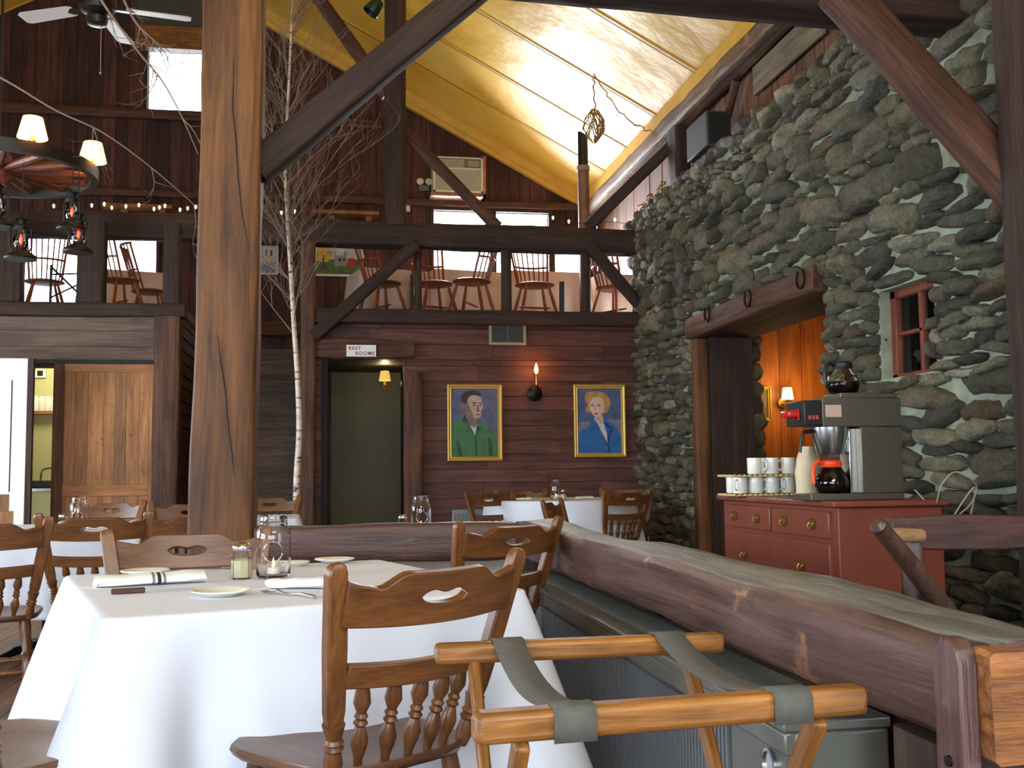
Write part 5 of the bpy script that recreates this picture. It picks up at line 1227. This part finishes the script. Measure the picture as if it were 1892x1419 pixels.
MB().box((sw, .01, -.05), (sw+.04, .3, sh+.03)).box((-.03, .01, -.05), (sw+.04, .3, -.01)).build('wood_surround', M['pine_x'], t)
a = PY(784, 344, YG-.1); t = thing('emergency_light', 'small white emergency light with two heads left of the air conditioner', 'light fitting', (a.x, YG-.1, a.z))
MB().box((-.07, 0, -.06), (.07, .07, .02)).build('housing', M['acd'], t, bevel=.008)
for s in (-.06, .06): MB().lathe([(.02, -.03), (.05, .02), (.05, .035), (.03, .04)], 16, c=(s, -.01, .05), M=Matrix.Rotation(R(80), 4, 'X')).build('lamp_head', M['acp'], t)
a = PY(753, 384, YG-.04); t = thing('light_switch', 'cream switch plate on the gable wall beside the tall dark post', 'switch', (a.x, YG-.055, a.z)); MB().box((-.035, 0, -.055), (.035, .012, .055)).build('plate', M['acp'], t, bevel=.003); MB().box((-.006, -.008, -.012), (.006, 0, .012)).build('toggle', M['white'], t)
# ---------------------------------------------------------------- flue pipe
a = PY(1079, 400, 12.0); t = thing('flue_pipe', 'upright pipe with a black slanted top and a collar rising from the loft', 'pipe', (a.x, 12.0, zl))
zt = PY(1079, 243, 12).z-zl; zc = PY(1079, 312, 12).z-zl
MB().lathe([(.068, 0), (.068, zc)], 24).build('lower_pipe', plain('rusty_pipe', (126, 92, 72), .55, .3, var=.25, scale=9), t)
MB().lathe([(.072, zc-.03), (.078, zc-.025), (.078, zc-.012), (.074, zc), (.078, zc+.012), (.078, zc+.03), (.062, zc+.035)], 24).build('collar', M['vent'], t)
mb = MB(); vs = []
for k in range(24): a_ = 2*math.pi*k/24; vs.append((.06*math.cos(a_), .06*math.sin(a_), zc+.03))
for k in range(24): a_ = 2*math.pi*k/24; vs.append((.06*math.cos(a_), .06*math.sin(a_), zt-.06-.6*.06*math.cos(a_)+.02))
mb.add(vs, [(k, (k+1) % 24, 24+(k+1) % 24, 24+k) for k in range(24)]+[tuple(range(24, 48))]); mb.build('upper_pipe', M['black'], t)
# ---------------------------------------------------------------- dried vine ornament under the ceiling
def roofhit(x, y, d0=.03):
    d = ray(x, y); k = (RZ-d0+SL*RX-EYE)/(d.z+SL*d.x); return CAM+d*k
M['vine'] = plain('dried_gold_vine', (150, 116, 50), .7, var=.3, scale=30)
h = roofhit(1097, 135); bt = PY(1098, 232, h.y); mid = PY(1098, 205, h.y)
t = thing('vine_ornament', 'dried golden vine basket hanging on a cord under the yellow ceiling', 'ornament', tuple(h)); rel = lambda v: v-h
mb = MB(); rr = random.Random(5)
mb.tube([Vector((rr.uniform(-.008, .008), 0, -.0)) + (mid-h)*(k/12)+Vector((rr.uniform(-.012, .012), rr.uniform(-.01, .01), 0))*(0 < k < 12) for k in range(13)], .008, 6); mb.build('cord', M['vine'], t)
mb = MB(); c_ = rel(bt)
for k in range(26):
    a0 = rr.uniform(0, 6.28); pts = []
    for j in range(8):
        q = j/7; r_ = .125*math.sin(math.pi*min(1, .1+q*.85))*rr.uniform(.8, 1.1); a_ = a0+q*1.2; pts.append(c_+Vector((r_*math.cos(a_), r_*math.sin(a_), .17-.36*q)))
    mb.tube(pts, .006, 5)
    mb.lathe([(.001, -.015), (.014, 0), (.001, .015)], 6, c=pts[rr.randrange(2, 7)])
mb.build('vine_basket', M['vine'], t)
h2 = roofhit(1098, 136); e2 = PX(1214, 246, XE-.2); mb = MB(); n = 22; pts = []
for k in range(n+1):
    f = k/n; pts.append(h2.lerp(e2, f)+Vector((rr.uniform(-.02, .02), rr.uniform(-.02, .02), -.25*math.sin(math.pi*f)*.6+rr.uniform(-.015, .015))))
mb.tube(pts, .007, 5)
for q in pts[8:]: mb.tube([q, q+Vector((rr.uniform(-.05, .05), 0, rr.uniform(-.06, .06)))], .003, 4)
tag(mb.build('vine_strand', M['vine']), 'loose dried vine strand swagged from the ceiling cord to the eave plate', 'vine')
# gable side garland near stone top
mb = MB(); a = PX(1186, 385, XE-.1); b = PX(1240, 345, XE-.1)
mb.tube([a.lerp(b, k/12)+Vector((-.02, 0, .02*math.sin(k*2))) for k in range(13)], .02, 6)
for k in range(60):
    f = rr.random(); q = a.lerp(b, f)+Vector((rr.uniform(-.04, .0), 0, rr.uniform(-.1, .1))); mb.tube([q, q+Vector((rr.uniform(-.04, .0), rr.uniform(-.06, .06), rr.uniform(-.06, .06)))], .008, 4)
tag(mb.build('dried_garland', M['vine']), 'pale dried garland on the far end of the stone wall top', 'garland')
# ---------------------------------------------------------------- loudspeaker on the stone wall, small spotlight
p = PX(1300, 268, XS+.1); t = thing('loudspeaker', 'dark grey speaker cabinet resting on top of the stone wall', 'speaker', (XS+.02, p.y-.30, 4.0)); MB().box((0, 0, 0), (.24, .55, .33)).build('cabinet', plain('grey_speaker', (58, 62, 66), .6), t, bevel=.01); MB().box((.02, -.01, .02), (.22, -.001, .31)).build('grille', M['black'], t)
p = PY(690, 16, 9.0); t = thing('ceiling_spotlight', 'dark green spotlight can beside the tall dark post under the ceiling', 'light fitting', tuple(p))
MB().lathe([(.02, .10), (.055, .08), (.075, -.04), (.07, -.05), (.05, .04)], 20, M=Matrix.Rotation(R(35), 4, 'Y'), caps=False).build('can', plain('dark_green_metal', (30, 44, 36), .35, .3), t)
MB().tube([(0, 0, .08), (0, 0, roofz(p.x)-p.z)], .008, 6).build('stem', M['black'], t)
# ---------------------------------------------------------------- ceiling fan
zf = PY(180, 14, 8.0).z; hub = PY(180, 14, 8.0); t = thing('ceiling_fan', 'white bladed ceiling fan hanging at the top left', 'fan', tuple(hub))
M['fanb'] = plain('grey_white_blade', (196, 186, 176), .5); M['bronze'] = plain('dark_bronze', (46, 40, 34), .4, .6)
MB().lathe([(.03, -.14), (.07, -.13), (.08, -.08), (.06, -.05), (.12, -.03), (.14, .02), (.13, .09), (.06, .13), (.02, .15)], 28).build('motor', M['bronze'], t)
MB().tube([(0, 0, .14), (0, 0, roofz(hub.x)-hub.z)], .014, 8).build('down_rod', M['bronze'], t)
MB().tube([(.03, 0, -.13), (.032, 0, -.50)], .003, 5).lathe([(.001, -.015), (.010, 0), (.001, .015)], 8, c=(.032, 0, -.5)).build('pull_chain', M['vent'], t)
tips = [PZ(40, 40, zf), PZ(308, 12, zf), PZ(243, 92, zf)]; angs = [math.atan2(q.y-hub.y, q.x-hub.x) for q in tips]; a0 = angs[2]
for k in range(5):
    a_ = a0+2*math.pi*k/5; Mz = Matrix.Rotation(a_, 4, 'Z') @ Matrix.Rotation(R(10), 4, 'X')
    MB().prism([(.20, -.045), (.24, -.06), (.64, -.07), (.67, -.05), (.67, .05), (.64, .07), (.24, .06), (.20, .045)], .0, .008, Mz).build('blade', M['fanb'], t)
    MB().prism([(.10, -.02), (.22, -.035), (.26, 0), (.22, .035), (.10, .02)], -.008, .0, Mz).build('blade_iron', M['bronze'], t)
# ---------------------------------------------------------------- wagon wheel chandelier
hc = PY(-4, 312, 6.5); t = thing('wheel_chandelier', 'black rimmed wagon wheel chandelier with small lit shades at the left edge', 'chandelier', tuple(hc)); Rw = .555
M['rimm'] = plain('black_wheel_rim', (30, 26, 24), .45, .2, var=.2); M['spoke'] = wood('spoke_wood', (84, 40, 26), (132, 72, 46), 'X', .5, 1.5, 0, .2)
M['shadeW'] = emit('warm_small_shade', (255, 196, 110), 6)
ring = MB(); n = 64; vs = []; fs = []; pr = [(Rw-.045, -.035), (Rw, -.035), (Rw, .035), (Rw-.045, .035)]
for k in range(n):
    a_ = 2*math.pi*k/n
    for r_, z in pr: vs.append((r_*math.cos(a_), r_*math.sin(a_), z))
for k in range(n):
    for j in range(4): fs.append((k*4+j, k*4+(j+1) % 4, ((k+1) % n)*4+(j+1) % 4, ((k+1) % n)*4+j))
ring.add(vs, fs).build('wheel_rim', M['rimm'], t)
MB().lathe([(.05, -.10), (.075, -.07), (.08, .06), (.06, .10)], 24).build('hub', M['spoke'], t)
for k in range(14):
    a_ = 2*math.pi*(k+.3)/14; MB().tube([(.07*math.cos(a_), .07*math.sin(a_), 0), (.3*math.cos(a_), .3*math.sin(a_), 0), ((Rw-.045)*math.cos(a_), (Rw-.045)*math.sin(a_), 0)], [.022, .026, .018], 8).build('spoke', M['spoke'], t)
mb = MB()
mb.tube([(0, 0, .1), (0, 0, roofz(hc.x)-hc.z)], .008, 6).build('chain', M['iron'], t)
for px_, py_, e_ in ((78, 252, 1), (158, 306, 1), (-80, 252, 1), (-150, 330, 1), (-60, 380, 1), (100, 372, 0)):
    q = PZ(px_, py_, hc.z+.035); v = Vector((q.x-hc.x, q.y-hc.y, 0)).normalized()*(Rw-.022)
    if not e_: continue
    l = MB().lathe([(.018, .035), (.020, .045), (.010, .05), (.010, .075)], 12, c=v).build('candle_tube', M['brass'], t)
    s = MB().lathe([(.080, .06), (.052, .175)], 24, c=v, caps=False).build('lamp_shade', M['shadeW'], t); MB().lathe([(.008, .075), (.016, .09), (.017, .105), (.004, .135)], 12, c=v).build('bulb', M['fairy'], t)
    if px_ > -100: plight('chandelier_bulb_light', hc+v+Vector((0, 0, .12)), 2.2, (1, .6, .28), .03)
M['flameR'] = emit('red_lantern_flame', (255, 80, 40), 2)
M['thin_glass'] = M['pane']
def lantern(px_, ytop, label, first=[None], hgt=.27, s=1.0):
    q = PY(px_, ytop, 6.5-(.0 if px_ > 60 else .25)); loc = (q.x, q.y, q.z-hgt*s)
    if first[0] is None:
        t = thing('kerosene_lantern', label, 'lantern', loc, .4, 'kerosene lanterns under the wheel'); first[0] = t
        MB().lathe([(.085, 0), (.088, .008), (.080, .025), (.050, .045), (.032, .052), (.030, .065), (.02, .07)], 24).build('fuel_tank', M['iron'], t)
        MB().lathe([(.030, .068), (.040, .09), (.041, .12), (.026, .165), (.024, .175)], 20, caps=False).build('globe', M['thin_glass'], t)
        MB().lathe([(.034, .172), (.036, .19), (.026, .20), (.026, .225), (.034, .232), (.018, .25), (.004, .255)], 18).build('chimney_cap', M['iron'], t)
        MB().lathe([(.002, .085), (.009, .10), (.010, .12), (.002, .145)], 10).build('flame', M['flameR'], t)
        for sx in (-1, 1): MB().tube([(sx*.035, 0, .035), (sx*.056, 0, .07), (sx*.056, 0, .17), (sx*.034, 0, .215)], .006, 6).build('side_tube', M['iron'], t)
        MB().tube([(-.05, 0, .2), (-.02, 0, .29), (.02, 0, .29), (.05, 0, .2)], .0025, 5).build('bail_handle', M['iron'], t)
    else: t = dup(first[0], loc, px_*.02, label, 'kerosene lanterns under the wheel')
    t.scale = (s, s, s)
    L_ = (hc.z-.03-loc[2])/s
    if L_ > .30: MB().tube([(0, 0, .285), (.004, 0, L_)], .003, 5).build('hanger', M['iron'], t)
    return t
lantern(40, 393, 'kerosene lantern with a red flame hanging lowest at the left, below the wheel')
lantern(134, 345, 'kerosene lantern hanging from the right side of the wheel rim, the upper of two', s=.98)
lantern(146, 385, 'kerosene lantern behind the upper right one, its wide base lower')
lantern(-3, 333, 'kerosene lantern cut by the left picture edge just under the wheel')
# ---------------------------------------------------------------- string lights
t = thing('string_lights', 'string of tiny warm lights along the top of the long loft beam', 'string lights', (0, YB-.02, 3.75))
xs = [100, 170, 193, 207, 233, 257, 285, 295, 305, 333, 347, 362, 520, 545, 1021, 1050, 1100, 1135]; pts = []
for i, x in enumerate(xs): q = PY(x, 395, YB-.1); pts.append(Vector((q.x, -.1, .012+.018*(i % 3))))
mb = MB().tube([Vector((pts[0].x-1.5, -.1, .01))]+pts+[Vector((3.3, -.1, .01))], .003, 5); mb.build('wire', M['black'], t)
for q in pts: MB().lathe([(.004, -.018), (.011, 0), (.012, .012), (.004, .022)], 8, c=q+Vector((0, 0, .02))).build('bulb', M['fairy'], t)
plight('string_glow_left', (-2.3, YB+.4, 3.95), 1.6, (1, .5, .2), .3); plight('string_glow_right', (2.6, YB+.4, 3.95), 1.6, (1, .5, .2), .3)
# ---------------------------------------------------------------- birch
tb = NT('birch_bark'); tc = tb.new('ShaderNodeTexCoord'); mp = tb.new('ShaderNodeMapping'); mp.inputs['Scale'].default_value = (10, 10, 30); tb.l.new(tc.outputs['Object'], mp.inputs[0])
nn = tb.new('ShaderNodeTexNoise'); nn.inputs['Scale'].default_value = 1.2; nn.inputs['Detail'].default_value = 4; tb.l.new(mp.outputs[0], nn.inputs['Vector'])
c = tb.ramp(nn.outputs[0], [(.34, lin((60, 48, 40))), (.42, lin((196, 176, 156))), (.7, lin((222, 208, 190)))]); tb.l.new(c, tb.b.inputs['Base Color']); tb.b.inputs['Roughness'].default_value = .6; M['birch'] = tb.m
M['twig'] = plain('pale_twig', (124, 104, 88), .7)
YT = 9.3; base = PY(550, 905, YT); t = thing('birch_trunk', 'slim pale birch trunk with bare twigs standing right of the massive post', 'tree', (base.x, YT, 0))
o_ = Vector((base.x, YT, 0)); tp = [Vector((base.x, YT, 0))]+[PY(x, y, YT) for x, y in ((548, 905), (553, 800), (550, 700), (543, 600), (537, 500), (531, 400), (527, 300), (534, 150), (540, 20), (548, -90))]
tp = smoothpts([q-o_ for q in tp], 5); n = len(tp)
MB().tube(tp, [.034-.028*(i/n)**.8 for i in range(n)], 12).build('trunk', M['birch'], t)
rr = random.Random(11); mb = MB()
def twig(p, d, L, r, depth):
    pts = [p]; d = d.normalized(); k = 5
    for i in range(k):
        d = (d+Vector((rr.uniform(-.22, .22), rr.uniform(-.22, .22), rr.uniform(-.05, .16)))).normalized(); pts.append(pts[-1]+d*L/k)
        if depth > 0 and rr.random() < .75:
            s = Vector((rr.uniform(-1, 1), rr.uniform(-1, 1), rr.uniform(-.1, .8))); twig(pts[-1], d*.8+s*.8, L*rr.uniform(.35, .65), r*.6, depth-1)
    mb.tube(pts, [r*(1-.75*i/k) for i in range(k+1)], 5)
for i in range(74):
    f = rr.uniform(.30, 1.0)**.8; q = tp[min(n-1, int(f*n))]; a_ = rr.uniform(0, 6.28); sp = .75 if f > .5 else 1.0
    twig(q, Vector((math.cos(a_)*sp, math.sin(a_)*sp*.5, .9)), rr.uniform(.35, .95), .0052, 2)
mb.build('twigs', M['twig'], t)
def branch(label, pix, Y, r0, seed, nt=14):
    global mb, rr
    rr = random.Random(seed); mb = MB(); pts = smoothpts([PY(x, y, Y) for x, y in pix], 5); n = len(pts)
    mb.tube(pts, [r0*(1-.7*i/n) for i in range(n)], 6)
    for k in range(nt):
        i = rr.randrange(n//5, n-1); twig(pts[i], (pts[i+1]-pts[i]).normalized()*.6+Vector((rr.uniform(-.8, .8), rr.uniform(-.3, .3), rr.uniform(-.9, .1))), rr.uniform(.1, .35), r0*.4, 1)
    tag(mb.build('bare_branch', M['twig']), label, 'branch', 'bare branches hung from the ceiling')
branch('bare branch drooping from the fan across the bright square window', ((150, -60), (200, 20), (255, 95), (300, 150), (338, 220), (366, 285)), 5.5, .008, 3, 6)
branch('bare branch hanging down in front of the square window from above', ((215, -30), (250, 40), (290, 80), (312, 108)), 5.4, .007, 4, 10)
branch('very long thin bare branch crossing diagonally from the left edge to the massive post', ((-20, 132), (30, 160), (105, 205), (190, 245), (280, 310), (370, 388)), 5.6, .006, 5, 4)
